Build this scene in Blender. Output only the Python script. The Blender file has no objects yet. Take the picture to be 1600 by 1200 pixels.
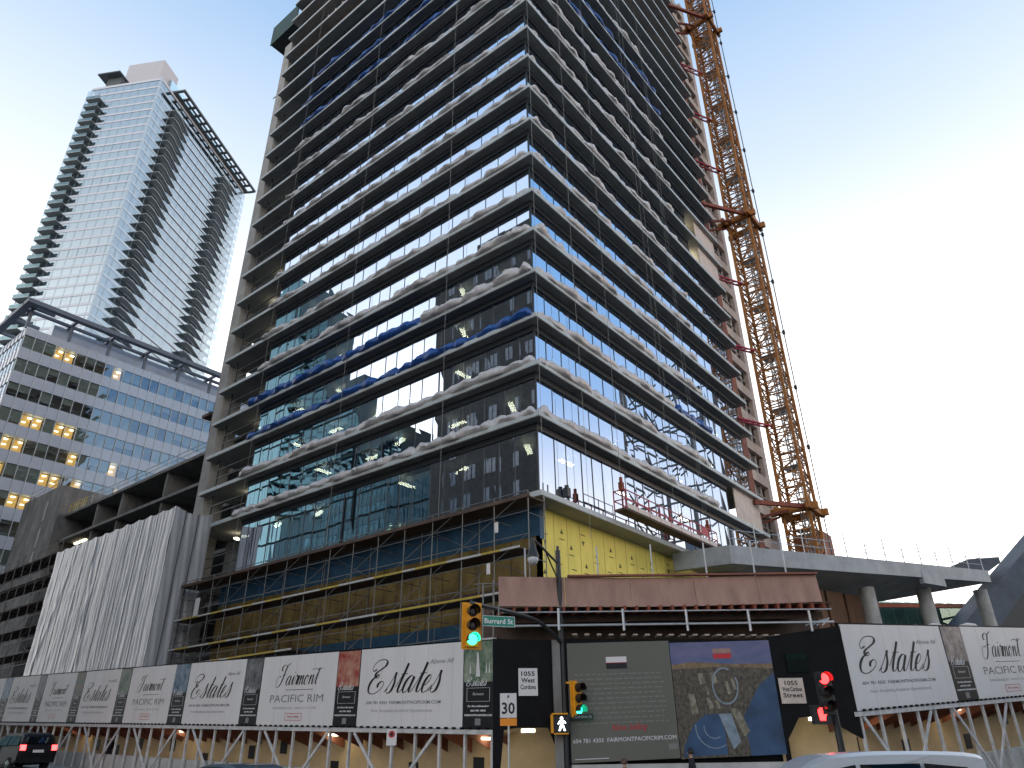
import bpy, bmesh, math, random
from mathutils import Vector, Matrix
R = math.radians
random.seed(7)
sc = bpy.context.scene
col = sc.collection

# ------------------------------------------------------------------ camera
PITCH, ROLL = R(27.288), R(-0.7329)
EYE = Vector((-27.4376, -20.1277, 1.7))
hf = Vector((.7814022, .6240277, 0)); hr = Vector((.6240277, -.7814022, 0)); ZZ = Vector((0, 0, 1))
fw = hf*math.cos(PITCH) + ZZ*math.sin(PITCH); u0 = -hf*math.sin(PITCH) + ZZ*math.cos(PITCH)
rt = hr*math.cos(ROLL) + u0*math.sin(ROLL); up = -hr*math.sin(ROLL) + u0*math.cos(ROLL)
cd = bpy.data.cameras.new('camera'); cam = bpy.data.objects.new('camera', cd); col.objects.link(cam)
cam.matrix_world = Matrix(((rt.x, up.x, -fw.x, EYE.x), (rt.y, up.y, -fw.y, EYE.y), (rt.z, up.z, -fw.z, EYE.z), (0, 0, 0, 1)))
cd.sensor_width = 36; cd.lens = 1118.26/1600*36; cd.clip_start = .1; cd.clip_end = 5000
sc.camera = cam

# ------------------------------------------------------------------ sky, sun, exposure
SUN_EL, SUN_AZ = R(5), R(128)          # dawn: sun barely up, off to the right behind the far buildings
w = bpy.data.worlds.new('World'); sc.world = w; w.use_nodes = True
nt = w.node_tree; bg = nt.nodes['Background']
sky = nt.nodes.new('ShaderNodeTexSky'); sky.sky_type = 'NISHITA'; sky.sun_disc = False
sky.sun_elevation = SUN_EL; sky.sun_rotation = SUN_AZ; sky.altitude = 20; sky.air_density = 1.0; sky.dust_density = 3.0; sky.ozone_density = 1.0
# thin high haze that whitens the sky towards the horizon
tc = nt.nodes.new('ShaderNodeTexCoord'); sx = nt.nodes.new('ShaderNodeSeparateXYZ'); hr_ = nt.nodes.new('ShaderNodeValToRGB'); mx_ = nt.nodes.new('ShaderNodeMix'); mx_.data_type = 'RGBA'
ns_ = nt.nodes.new('ShaderNodeTexNoise'); ns_.inputs['Scale'].default_value = 1.6; ns_.inputs['Detail'].default_value = 5
mp_ = nt.nodes.new('ShaderNodeMapping'); mp_.inputs['Scale'].default_value = (1, 1, 2.5)
ad_ = nt.nodes.new('ShaderNodeMath'); ad_.operation = 'MULTIPLY_ADD'; ad_.inputs[1].default_value = .07; 
nt.links.new(tc.outputs['Generated'], sx.inputs[0]); nt.links.new(tc.outputs['Generated'], mp_.inputs[0]); nt.links.new(mp_.outputs[0], ns_.inputs[0])
dt_ = nt.nodes.new('ShaderNodeVectorMath'); dt_.operation = 'DOT_PRODUCT'; dt_.inputs[1].default_value = (.64, -.77, 0)
mr_ = nt.nodes.new('ShaderNodeMapRange'); mr_.inputs['From Min'].default_value = .6; mr_.inputs['From Max'].default_value = .85; mr_.inputs['To Min'].default_value = 0; mr_.inputs['To Max'].default_value = .45
a2_ = nt.nodes.new('ShaderNodeMath'); a2_.operation = 'ADD'
nt.links.new(tc.outputs['Generated'], dt_.inputs[0]); nt.links.new(dt_.outputs['Value'], mr_.inputs['Value'])
nt.links.new(ns_.outputs[0], ad_.inputs[0]); nt.links.new(sx.outputs[2], ad_.inputs[2]); nt.links.new(ad_.outputs[0], a2_.inputs[0]); nt.links.new(mr_.outputs[0], a2_.inputs[1]); nt.links.new(a2_.outputs[0], hr_.inputs[0])
el = hr_.color_ramp.elements; el[0].position = .34; el[0].color = (.97, .94, .93, 1); el[1].position = .92; el[1].color = (.075, .18, .33, 1)
e2_ = el.new(.58); e2_.color = (.44, .46, .49, 1)
gn_ = nt.nodes.new('ShaderNodeVectorMath'); gn_.operation = 'SCALE'; gn_.inputs['Scale'].default_value = 5.0
nt.links.new(hr_.outputs[0], gn_.inputs[0]); mx_.inputs[0].default_value = .92
nt.links.new(sky.outputs[0], mx_.inputs[6]); nt.links.new(gn_.outputs[0], mx_.inputs[7]); nt.links.new(mx_.outputs[2], bg.inputs[0]); bg.inputs[1].default_value = .15
sd = bpy.data.lights.new('sun', 'SUN'); sd.energy = .12; sd.angle = R(15); sd.color = (1, .86, .74)
so = bpy.data.objects.new('sun', sd); col.objects.link(so)
sdir = Vector((math.sin(SUN_AZ)*math.cos(SUN_EL), math.cos(SUN_AZ)*math.cos(SUN_EL), math.sin(SUN_EL)))
so.rotation_euler = sdir.to_track_quat('Z', 'Y').to_euler(); so.location = (60, -60, 60)
sc.view_settings.view_transform = 'Standard'; sc.view_settings.look = 'None'; sc.view_settings.gamma = 1
sc.view_settings.exposure = 1.8
sc.cycles.use_denoising = True
sc.cycles.max_bounces = 8; sc.cycles.transparent_max_bounces = 12; sc.cycles.caustics_reflective = False; sc.cycles.caustics_refractive = False
sc.cycles.sample_clamp_indirect = 6

# ------------------------------------------------------------------ materials
def mat(name, c, rough=.6, metal=0, var=.12, scale=1.5, bump=0, c2=None, spec=.4, stretch=(1, 1, 1), emit=None, es=1, detail=4):
    m = bpy.data.materials.new(name); m.use_nodes = True
    t = m.node_tree; b = t.nodes['Principled BSDF']
    b.inputs['Roughness'].default_value = rough; b.inputs['Metallic'].default_value = metal
    b.inputs['Specular IOR Level'].default_value = spec
    if emit:
        b.inputs['Emission Color'].default_value = (*emit, 1); b.inputs['Emission Strength'].default_value = es
    if var or c2:
        g = t.nodes.new('ShaderNodeNewGeometry'); mp = t.nodes.new('ShaderNodeMapping'); mp.inputs['Scale'].default_value = stretch
        n = t.nodes.new('ShaderNodeTexNoise'); n.inputs['Scale'].default_value = scale; n.inputs['Detail'].default_value = detail; n.inputs['Roughness'].default_value = .65
        r = t.nodes.new('ShaderNodeValToRGB'); r.color_ramp.elements[0].position = .3; r.color_ramp.elements[1].position = .7
        a = [max(0, x*(1-var)) for x in c]; z = c2 if c2 else [min(1, x*(1+var)) for x in c]
        r.color_ramp.elements[0].color = (*a, 1); r.color_ramp.elements[1].color = (*z, 1)
        t.links.new(g.outputs['Position'], mp.inputs[0]); t.links.new(mp.outputs[0], n.inputs[0])
        t.links.new(n.outputs[0], r.inputs[0]); t.links.new(r.outputs[0], b.inputs['Base Color'])
        if bump:
            bn = t.nodes.new('ShaderNodeBump'); bn.inputs['Strength'].default_value = bump; bn.inputs['Distance'].default_value = .02
            t.links.new(n.outputs[0], bn.inputs['Height']); t.links.new(bn.outputs[0], b.inputs['Normal'])
    else:
        b.inputs['Base Color'].default_value = (*c, 1)
    return m

def glass(name, tint=(.75, .85, .95), trans=(.2, .26, .28), f0=.3, rough=.0, fmax=.95):
    """coated curtain-wall glass: strong mirror reflection over a dim tinted view into the room"""
    m = bpy.data.materials.new(name); m.use_nodes = True; t = m.node_tree
    t.nodes.remove(t.nodes['Principled BSDF']); out = t.nodes['Material Output']
    gl = t.nodes.new('ShaderNodeBsdfGlossy'); gl.inputs['Color'].default_value = (*tint, 1); gl.inputs['Roughness'].default_value = rough
    tr = t.nodes.new('ShaderNodeBsdfTransparent'); tr.inputs['Color'].default_value = (*trans, 1)
    lw = t.nodes.new('ShaderNodeLayerWeight'); lw.inputs['Blend'].default_value = .35
    mr = t.nodes.new('ShaderNodeMapRange'); mr.inputs['To Min'].default_value = f0; mr.inputs['To Max'].default_value = fmax
    mx = t.nodes.new('ShaderNodeMixShader')
    t.links.new(lw.outputs['Fresnel'], mr.inputs['Value']); t.links.new(mr.outputs[0], mx.inputs[0])
    t.links.new(tr.outputs[0], mx.inputs[1]); t.links.new(gl.outputs[0], mx.inputs[2]); t.links.new(mx.outputs[0], out.inputs[0])
    return m

def emis(name, c, s):
    m = bpy.data.materials.new(name); m.use_nodes = True; t = m.node_tree
    t.nodes.remove(t.nodes['Principled BSDF']); e = t.nodes.new('ShaderNodeEmission'); e.inputs[0].default_value = (*c, 1); e.inputs[1].default_value = s
    t.links.new(e.outputs[0], t.nodes['Material Output'].inputs[0]); return m

M = {}
M['concrete'] = mat('concrete', (.3, .3, .29), .85, var=.4, scale=1.3, bump=.15, detail=8, stretch=(1, 1, .4))
M['soffit'] = mat('soffit', (.3, .3, .29), .9, var=.2, scale=.7)
M['edge'] = mat('slab_edge_metal', (.42, .46, .46), .5, var=.15, scale=2, spec=.5)
M['darkcon'] = mat('dark_concrete', (.19, .182, .17), .9, var=.4, scale=.8, bump=.1, detail=8, stretch=(1, 1, .5))
M['wing'] = mat('wing_concrete', (.33, .315, .29), .85, var=.25, scale=.6)
M['black'] = mat('black_metal', (.02, .022, .025), .45, var=.2)
M['mull'] = mat('mullion', (.03, .035, .04), .4, var=0)
M['tglass'] = glass('tower_glass', (.78, .86, .98), (.26, .32, .34), .48)
M['core'] = mat('core', (.13, .125, .12), .9, var=.3, scale=.4)
M['brown'] = mat('site_brown', (.1, .07, .055), .9, var=.35, scale=.7)
M['pale'] = mat('pale_frame', (.62, .55, .5), .7, var=.1)
M['redcol'] = mat('red_primer', (.24, .09, .06), .75, var=.3, scale=1.2)
M['ply'] = mat('pink_plywood', (.34, .2, .155), .8, var=.22, scale=1.8, stretch=(1, 1, .35), detail=8)
M['plyw'] = mat('pale_plywood', (.55, .46, .4), .8, var=.15, scale=2)
M['lamp'] = emis('lamp_warm', (1, .9, .62), 2.2)
M['white_tarp'] = mat('white_tarp', (.5, .475, .47), .42, var=.2, scale=4, bump=.5, spec=.5)
M['blue_tarp'] = mat('blue_tarp', (.015, .07, .26), .4, var=.35, scale=4, bump=.4, spec=.5)
M['lampin'] = emis('lamp_ceiling', (1, .88, .6), 15)
M['rope'] = mat('rope', (.3, .3, .28), .8, var=0)
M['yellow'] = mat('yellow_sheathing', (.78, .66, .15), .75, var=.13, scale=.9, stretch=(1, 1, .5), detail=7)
M['print'] = mat('print_dark', (.12, .1, .03), .8, var=0)
M['blue_mem'] = mat('blue_membrane', (.022, .075, .14), .6, var=.3, scale=1.2)
M['shaded_yellow'] = mat('shaded_yellow_sheathing', (.17, .118, .038), .85, var=.4, scale=.8)  # the yellow sheathing again, with scaffold shade painted into its colour
M['steel'] = mat('scaffold_steel', (.17, .17, .16), .5, metal=.4, var=.2, scale=3)
M['deckm'] = mat('scaffold_deck', (.09, .06, .045), .85, var=.3)
M['toe'] = mat('toe_board', (.45, .45, .43), .6, var=.15, scale=4)
M['yelpaint'] = mat('yellow_paint', (.42, .31, .05), .6, var=.2, scale=3)
M['sheet'] = mat('plastic_sheet', (.58, .58, .6), .35, var=.16, scale=1.2, stretch=(1, 1, .2), spec=.5, bump=.1, detail=8)
M['strap'] = mat('strap', (.07, .07, .08), .7, var=0)
M['orange'] = mat('crane_orange', (.3, .12, .03), .75, var=.45, c2=(.44, .18, .045), scale=1.2, detail=8)
M['rust'] = mat('rust_red', (.2, .05, .025), .7, var=.3, scale=2)
M['magenta'] = mat('red_paint', (.35, .03, .05), .55, var=.2, scale=3)
M['galv'] = mat('galvanised', (.42, .43, .44), .45, metal=.5, var=.15, scale=3)
M['sign'] = mat('sign_white', (.66, .635, .62), .5, var=.07, scale=.7, stretch=(1, 1, .3), detail=7)
M['dark_panel'] = mat('dark_panel', (.014, .016, .016), .5, var=.1, spec=.2)
M['ink'] = mat('ink', (.012, .012, .014), .6, var=0)
M['grey_ink'] = mat('grey_ink', (.2, .2, .21), .6, var=0)
M['light_ink'] = mat('light_ink', (.36, .36, .37), .6, var=0)
M['red_ink'] = mat('red_ink', (.5, .03, .04), .6, var=0)
M['white_ink'] = mat('white_ink', (.7, .7, .7), .6, var=0)
M['white_wood'] = mat('white_painted_timber', (.52, .51, .5), .6, var=.22, scale=3)
M['cream'] = mat('cream_plywood', (.6, .45, .26), .75, var=.16, scale=1.1, detail=6)
M['blackwall'] = mat('black_plywood', (.007, .007, .008), .6, var=.3, spec=.12)
M['barrier'] = mat('barrier_concrete', (.45, .44, .42), .85, var=.15, scale=2)
M['asphalt'] = mat('asphalt', (.045, .045, .047), .85, var=.25, scale=3, bump=.2)
M['pave'] = mat('pavement', (.22, .21, .2), .85, var=.15, scale=2)
M['line'] = mat('road_paint', (.6, .6, .57), .7, var=.15, scale=4)

# ------------------------------------------------------------------ builders
class MB:
    def __init__(s): s.v = []; s.f = []; s.m = []; s.smooth = False
    def poly(s, pts, m=0):
        i = len(s.v); s.v += [tuple(p) for p in pts]; s.f.append(tuple(range(i, i+len(pts)))); s.m.append(m); return s
    def hexa(s, p, m=0):
        i = len(s.v); s.v += [tuple(q) for q in p]
        for a in ((0, 3, 2, 1), (4, 5, 6, 7), (0, 1, 5, 4), (1, 2, 6, 5), (2, 3, 7, 6), (3, 0, 4, 7)):
            s.f.append(tuple(i+k for k in a)); s.m.append(m)
        return s
    def box(s, x0, x1, y0, y1, z0, z1, m=0):
        return s.hexa([(x0, y0, z0), (x1, y0, z0), (x1, y1, z0), (x0, y1, z0), (x0, y0, z1), (x1, y0, z1), (x1, y1, z1), (x0, y1, z1)], m)
    def prism(s, pts, vec, m=0):
        n = len(pts); i = len(s.v); vec = Vector(vec)
        s.v += [tuple(p) for p in pts] + [tuple(Vector(p)+vec) for p in pts]
        s.f.append(tuple(range(i, i+n))[::-1]); s.f.append(tuple(range(i+n, i+2*n))); s.m += [m, m]
        for k in range(n):
            s.f.append((i+k, i+(k+1) % n, i+n+(k+1) % n, i+n+k)); s.m.append(m)
        return s
    def tube(s, p, q, r, n=6, m=0, r2=None):
        p = Vector(p); q = Vector(q); d = q-p
        if d.length < 1e-6: return s
        a = d.orthogonal().normalized(); b = d.normalized().cross(a); i = len(s.v); r2 = r if r2 is None else r2
        for k in range(n):
            c = a*math.cos(2*math.pi*k/n) + b*math.sin(2*math.pi*k/n)
            s.v.append(tuple(p+c*r)); s.v.append(tuple(q+c*r2))
        for k in range(n):
            j = (k+1) % n; s.f.append((i+2*k, i+2*j, i+2*j+1, i+2*k+1)); s.m.append(m)
        s.f.append(tuple(i+2*k for k in range(n))[::-1]); s.f.append(tuple(i+2*k+1 for k in range(n))); s.m += [m, m]
        return s
    def path(s, pts, r, n=6, m=0):
        for a, b in zip(pts, pts[1:]): s.tube(a, b, r, n, m)
        return s
    def beam(s, p, q, w, h, m=0, upv=(0, 0, 1)):
        p = Vector(p); q = Vector(q); d = (q-p).normalized(); U = Vector(upv)
        if abs(d.dot(U)) > .98: U = Vector((1, 0, 0))
        a = d.cross(U).normalized()*w/2; b = a.cross(d).normalized()*h/2
        return s.hexa([p-a-b, p+a-b, p+a+b, p-a+b, q-a-b, q+a-b, q+a+b, q-a+b], m)
    def lathe(s, c, prof, n=14, m=0, axis=(0, 0, 1)):
        ax = Vector(axis).normalized(); a = ax.orthogonal().normalized(); b = ax.cross(a); c = Vector(c); i = len(s.v)
        for (r, h) in prof:
            for k in range(n):
                t = 2*math.pi*k/n; s.v.append(tuple(c + ax*h + (a*math.cos(t)+b*math.sin(t))*max(r, 1e-4)))
        for j in range(len(prof)-1):
            for k in range(n):
                l = (k+1) % n; s.f.append((i+j*n+k, i+j*n+l, i+(j+1)*n+l, i+(j+1)*n+k)); s.m.append(m)
        s.f.append(tuple(i+k for k in range(n))[::-1]); s.f.append(tuple(i+(len(prof)-1)*n+k for k in range(n))); s.m += [m, m]
        return s
    def grid(s, P, m=0):
        i = len(s.v); nr = len(P); nc = len(P[0])
        for row in P: s.v += [tuple(p) for p in row]
        for r in range(nr-1):
            for c in range(nc-1):
                a = i+r*nc+c; s.f.append((a, a+1, a+nc+1, a+nc)); s.m.append(m)
        return s
    def build(s, name, mats, parent=None, smooth=False, label=None, cat=None, group=None, kind=None):
        if not isinstance(mats, (list, tuple)): mats = [mats]
        off = Vector((0, 0, 0)); p = parent
        while p is not None: off += p.location; p = p.parent
        me = bpy.data.meshes.new(name); o = bpy.data.objects.new(name, me); col.objects.link(o)
        if parent is None:
            xs = [v[0] for v in s.v]; ys = [v[1] for v in s.v]; zs = [v[2] for v in s.v]
            off = Vector(((min(xs)+max(xs))/2, (min(ys)+max(ys))/2, min(zs))); o.location = off
        else: o.parent = parent
        me.from_pydata([tuple(Vector(v)-off) for v in s.v], [], s.f)
        for x in mats: me.materials.append(M[x] if isinstance(x, str) else x)
        me.polygons.foreach_set('material_index', s.m)
        if smooth or s.smooth: me.polygons.foreach_set('use_smooth', [True]*len(s.f))
        me.validate(); me.update()
        return tag(o, label, cat, group, kind)

def tag(o, label=None, cat=None, group=None, kind=None):
    if label: o['label'] = label
    if cat: o['category'] = cat
    if group: o['group'] = group
    if kind: o['kind'] = kind
    return o
def thing(name, loc, label, cat, group=None):
    o = bpy.data.objects.new(name, None); col.objects.link(o); o.location = loc; o.empty_display_size = .5
    return tag(o, label, cat, group)
def copy_tree(o, parent=None):
    c = o.copy(); col.objects.link(c); c.parent = parent
    for ch in list(o.children): copy_tree(ch, c)
    return c
def V3(*a): return Vector(a)
ORD = ['lowest', 'second', 'third', 'fourth', 'fifth', 'sixth', 'seventh', 'eighth', 'ninth', 'tenth', 'eleventh', 'twelfth', 'thirteenth', 'fourteenth', 'fifteenth', 'sixteenth', 'seventeenth', 'eighteenth', 'nineteenth', 'twentieth']

# lettering: pointed-pen strokes -> flat ribbons on a frame
class Frame:
    def __init__(s, O, U, V, N): s.O = Vector(O); s.U = Vector(U); s.V = Vector(V); s.N = Vector(N)
    def p(s, u, v, w=0): return s.O + s.U*u + s.V*v + s.N*w
def fbox(mb, F, u0, u1, v0, v1, w0, w1, m=0):
    return mb.hexa([F.p(u0, v0, w0), F.p(u1, v0, w0), F.p(u1, v0, w1), F.p(u0, v0, w1), F.p(u0, v1, w0), F.p(u1, v1, w0), F.p(u1, v1, w1), F.p(u0, v1, w1)], m)
def catmull(P, n=7):
    out = []; P = [P[0]] + list(P) + [P[-1]]
    for i in range(1, len(P)-2):
        a, b, c, d = P[i-1:i+3]
        for k in range(n):
            t = k/n
            out.append(tuple(.5*(2*b[j] + (c[j]-a[j])*t + (2*a[j]-5*b[j]+4*c[j]-d[j])*t*t + (3*b[j]-a[j]-3*c[j]+d[j])*t**3) for j in (0, 1)))
    out.append(tuple(P[-2])); return out
SCRIPT = {  # strokes in upright units (x-height 1), sheared later; downstrokes swell
 'E': (1.35, [[(-.25, 1.75), (-.55, 1.62), (-.7, 1.95), (-.45, 2.35), (.1, 2.45), (.5, 2.3), (.5, 2.0), (.2, 1.75), (-.15, 1.5), (-.2, 1.25), (.0, 1.12), (.22, 1.2), (.14, 1.36), (-.06, 1.22), (-.35, .95), (-.45, .5), (-.25, .08), (.25, -.03), (.72, .22), (.92, .62), (.7, .86), (.42, .7), (.4, .42)]]),
 's': (.82, [[(-.1, .05), (.2, .55), (.42, 1.22), (.45, 1.0), (.58, .55), (.5, .12), (.22, -.02), (.05, .14), (.14, .24)]]),
 't': (.72, [[(0, .35), (.32, 1.2), (.45, 1.75), (.4, 1.2), (.3, .4), (.36, .05), (.56, .08), (.78, .4)], [(.12, 1.1), (.72, 1.12)]]),
 'a': (1.0, [[(.66, .86), (.42, 1.0), (.12, .72), (.04, .25), (.22, 0), (.48, .2), (.7, .95), (.62, .3), (.68, .03), (.85, .1), (1.02, .38)]]),
 'e': (.78, [[(.0, .35), (.32, .5), (.5, .8), (.36, 1.0), (.12, .75), (.04, .3), (.2, 0), (.5, .08), (.8, .42)]]),
 'F': (1.5, [[(1.45, 2.35), (.9, 2.1), (.4, 2.2), (.05, 1.95), (.1, 1.6), (.35, 1.65)], [(.95, 2.12), (.78, 1.4), (.62, .5), (.3, -.1), (-.2, -.15), (-.45, .25), (-.35, .8), (.0, 1.0), (.25, .85)], [(.4, 1.05), (1.15, 1.15)]]),
 'i': (.5, [[(0, .35), (.25, .98), (.2, .4), (.26, .04), (.4, .1), (.52, .38)], [(.34, 1.38), (.36, 1.3)]]),
 'r': (.6, [[(0, .35), (.2, .95), (.3, 1.1), (.36, .92), (.55, .92), (.48, .4), (.5, .05), (.64, .3)]]),
 'm': (1.3, [[(.0, .5), (.16, 1.0), (.1, .0)], [(.1, .1), (.35, .85), (.52, .95), (.54, .6), (.5, 0)], [(.52, .1), (.75, .85), (.93, .95), (.95, .5), (.98, .05), (1.12, .1), (1.3, .4)]]),
 'o': (.86, [[(.35, 1.0), (.1, .75), (.05, .25), (.25, 0), (.5, .2), (.56, .7), (.38, 1.0), (.5, .82), (.86, .8)]]),
 'n': (.95, [[(.0, .5), (.16, 1.0), (.1, .0)], [(.1, .1), (.38, .85), (.58, .95), (.6, .5), (.62, .05), (.78, .1), (.96, .4)]]),
 'T': (1.0, [[(0, .35), (.3, 1.2), (.45, 1.7), (.38, 1.1), (.3, .3), (.38, .02), (.6, .1)], [(-.9, 1.52), (-.2, 1.62), (.4, 1.5), (1.05, 1.68)]]),
}
def script_word(mb, F, word, u, v, size, w=.008, slant=.5, thick=.15, thin=.03, m=0):
    x = 0
    for ch in word:
        adv, strokes = SCRIPT[ch]
        for S in strokes:
            P = catmull([(q[0], q[1]*.84) for q in S] if ch == 'E' else S); n = len(P); L = []
            for i, p in enumerate(P):
                a = P[max(0, i-1)]; b = P[min(n-1, i+1)]; dx, dy = b[0]-a[0], b[1]-a[1]; l = math.hypot(dx, dy) or 1
                down = max(0, -dy/l); wd = thin + (thick-thin)*down**1.6
                px = x+p[0]+slant*p[1]; dxs = dx+slant*dy; ls = math.hypot(dxs, dy) or 1
                nx, ny = -dy/ls, dxs/ls
                L.append(((px+nx*wd/2, p[1]+ny*wd/2), (px-nx*wd/2, p[1]-ny*wd/2)))
            for (a, b), (c, d) in zip(L, L[1:]):
                mb.poly([F.p(u+q[0]*size, v+q[1]*size, w) for q in (a, b, d, c)], m)
        x += adv
    return x*size
def text_mesh(mb, F, s, u, v, size, width=None, w=.008, shear=0, center=False, m=0, bold=0):
    cu = bpy.data.curves.new('lettering', 'FONT'); cu.body = s; cu.size = size; cu.shear = shear; cu.resolution_u = 2; cu.offset = bold
    o = bpy.data.objects.new('lettering', cu); col.objects.link(o)
    dg = bpy.context.evaluated_depsgraph_get(); me = bpy.data.meshes.new_from_object(o.evaluated_get(dg))
    vs = [v_.co.copy() for v_ in me.vertices]
    if vs:
        x0 = min(q.x for q in vs); x1 = max(q.x for q in vs); k = width/(x1-x0) if width else 1
        sh = -(x1-x0)*k/2 if center else 0
        i = len(mb.v); mb.v += [tuple(F.p(u+sh+(q.x-x0)*k, v+q.y, w)) for q in vs]
        for p in me.polygons: mb.f.append(tuple(i+k2 for k2 in p.vertices)); mb.m.append(m)
    bpy.data.objects.remove(o); bpy.data.curves.remove(cu); bpy.data.meshes.remove(me)

# ------------------------------------------------------------------ ground and roads
def gz(y): return .036*min(max(0, y+6), 95)
def gridsheet(x0, x1, y0, y1, dz, name, m, kind='structure', thick=0):
    ys = sorted(set([y0, y1] + [y for y in (-6, 0, 15, 30, 60, 89) if y0 < y < y1])); mb = MB()
    for a, b in zip(ys, ys[1:]):
        if thick: mb.hexa([(x0, a, gz(a)+dz-thick), (x1, a, gz(a)+dz-thick), (x1, b, gz(b)+dz-thick), (x0, b, gz(b)+dz-thick), (x0, a, gz(a)+dz), (x1, a, gz(a)+dz), (x1, b, gz(b)+dz), (x0, b, gz(b)+dz)])
        else: mb.poly([(x0, a, gz(a)+dz), (x1, a, gz(a)+dz), (x1, b, gz(b)+dz), (x0, b, gz(b)+dz)])
    return mb.build(name, m, kind=kind)
gridsheet(-1500, 1500, -1500, 1500, -.02, 'ground', 'pave')
gridsheet(-25, -11, -200, 200, 0, 'road', 'asphalt')
MB().poly([(-200, -34, .004), (-25, -34, .004), (-25, -15.5, .004), (-200, -15.5, .004)]).poly([(-11, -34, .004), (200, -34, .004), (200, -19, .004), (-11, -19, .004)]).build('road', 'asphalt', kind='structure')
gridsheet(-10.9, 8, -14, 120, .13, 'pavement', 'pave', thick=.16)
gridsheet(-30, -25.1, -15.4, 120, .13, 'pavement', 'pave', thick=.16)
for i in range(14): gridsheet(-18.1, -17.9, -6+i*6, -3+i*6, .006, 'road_marking', 'line')
for i in range(6): MB().box(-24+i*2.2, -23+i*2.2, -15.2, -12, .004, .008).build('crosswalk_marking', 'line', kind='structure')

# ------------------------------------------------------------------ main tower
H = 3.0708; Z1 = 17.364
def zf(i): return 13.03 if i == 0 else Z1 + H*(i-1)
NF = 26; LX, LY = 31.94, 34.33; IN = .66
tower = thing('high_rise_tower', (0, 0, 0), 'unfinished glass tower with stacked projecting floor slabs, cropped by the top of the picture', 'high-rise')
for i in range(NF+1):
    z = zf(i); mb = MB()
    mb.box(0, LX, 0, LY, z, z+.2, 0)
    mb.box(-.03, LX+.03, -.03, 0, z+.03, z+.3, 1).box(-.03, 0, 0, LY, z+.03, z+.3, 1).box(LX, LX+.03, 0, LY, z+.03, z+.3, 1)
    mb.build('floor_slab', ['soffit', 'edge'], tower)
MB().box(8, 25, 9, 26, 0, zf(NF)+3).build('core_wall', 'core', tower)
rnd = random.Random(3)
GL = []
def pane(mb, p, q, z0, z1, nrm, m=0):
    t = nrm*rnd.uniform(-.006, .006); t2 = nrm*rnd.uniform(-.006, .006)
    mb.poly([Vector((*p, z0))+t, Vector((*q, z0))-t, Vector((*q, z1))+t2, Vector((*p, z1))-t2], m)
TOP = 16
for i in range(0, TOP):
    z0 = zf(i)+.2; z1 = zf(i+1)-.38
    # left (west) glass
    mb = MB(); mu = MB(); ys = []; y = IN
    while y < 27.9: ys.append(y); y += rnd.choice([1.52, 1.52, 1.1])
    ys.append(28.2)
    for a, b in zip(ys, ys[1:]):
        pane(mb, (IN, a), (IN, b), z0, z1, V3(1, 0, 0)); mu.box(IN-.03, IN+.03, b-.014, b+.014, z0, z1)
    xs = []; x = IN; xe = 30.9 if i not in (1, 9, 10) else 25.6
    while x < xe-.7: xs.append(x); x += rnd.choice([1.52, 1.52, 1.1])
    xs.append(xe)
    for a, b in zip(xs, xs[1:]):
        pane(mb, (b, IN), (a, IN), z0, z1, V3(0, 1, 0)); mu.box(b-.014, b+.014, IN-.03, IN+.03, z0, z1)
    mb.build('glazing', 'tglass', tower)
    mu.box(IN-.05, IN+.05, IN-.05, IN+.05, z0, z1)
    mu.box(IN-.08, IN+.1, IN+.1, 28.2, z1, zf(i+1)).box(IN-.08, xe, IN-.08, IN+.1, z1, zf(i+1))
    mu.build('mullion_frame', 'mull', tower)
    # open bay at the left end with rails
    rb = MB()
    for k in range(3): rb.box(IN, IN+.07, 28.3, 33.4, z0+.45+k*.75, z0+.53+k*.75)
    rb.box(IN, IN+.1, 33.3, 33.4, z0, z1+.38)
    rb.build('bay_rail', 'black', tower)
    gb = MB(); gb.poly([(2.6, 28.2, z0), (2.6, 33.4, z0), (2.6, 33.4, z1), (2.6, 28.2, z1)]).poly([(IN, 28.2, z0), (2.6, 28.2, z0), (2.6, 28.2, z1), (IN, 28.2, z1)])
    gb.build('bay_glazing', 'tglass', tower)
    # partitions deep inside
    pb = MB(); pb.box(6.2, 6.3, 5, 28, z0, z1+.36).box(6, 29, 6.0, 6.1, z0, z1+.36)
    for yy in (7.5, 15, 22.5): pb.box(2.4, 2.9, yy, yy+.5, z0, z1+.36)
    for xx in (8, 16, 24): pb.box(xx, xx+.5, 2.4, 2.9, z0, z1+.36)
    pb.build('partition_wall', 'core', tower)
    # strip lamps under the ceiling
    if i < 12:
        for yy in (3.4, 7.8, 12.2, 16.6, 21.0, 25.4, 31.0):
            if rnd.random() < ((.7 if i < 8 else .4) if yy < 28 else .5):
                xx = 1.9+rnd.random()*1.0; yy += rnd.uniform(-.8, .8); zz = zf(i+1)-.45
                d = V3(math.cos(rnd.choice([0, 1.57, .6])), 0, 0); a = rnd.choice([0, .5, 1.2, 1.57]); d = V3(math.cos(a), math.sin(a), 0)*(.5 if yy < 28 else .2)
                MB().beam(V3(xx, yy, zz)-d*1.25, V3(xx, yy, zz)+d*1.25, .3, .1).build('strip_lamp', 'lampin' if yy < 28 else 'lamp', tower)
        for xx in (5, 12.5, 21, 28):
            if rnd.random() < (.7 if i < 6 else .25):
                yy = 2.0+rnd.random(); xx += rnd.uniform(-1, 1); zz = zf(i+1)-.45; a = rnd.choice([0, .4, 1.2]); d = V3(math.cos(a), math.sin(a), 0)*(.5 if yy < 28 else .2)
                MB().beam(V3(xx, yy, zz)-d*1.25, V3(xx, yy, zz)+d*1.25, .3, .1).build('strip_lamp', 'lampin' if yy < 28 else 'lamp', tower)
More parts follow.
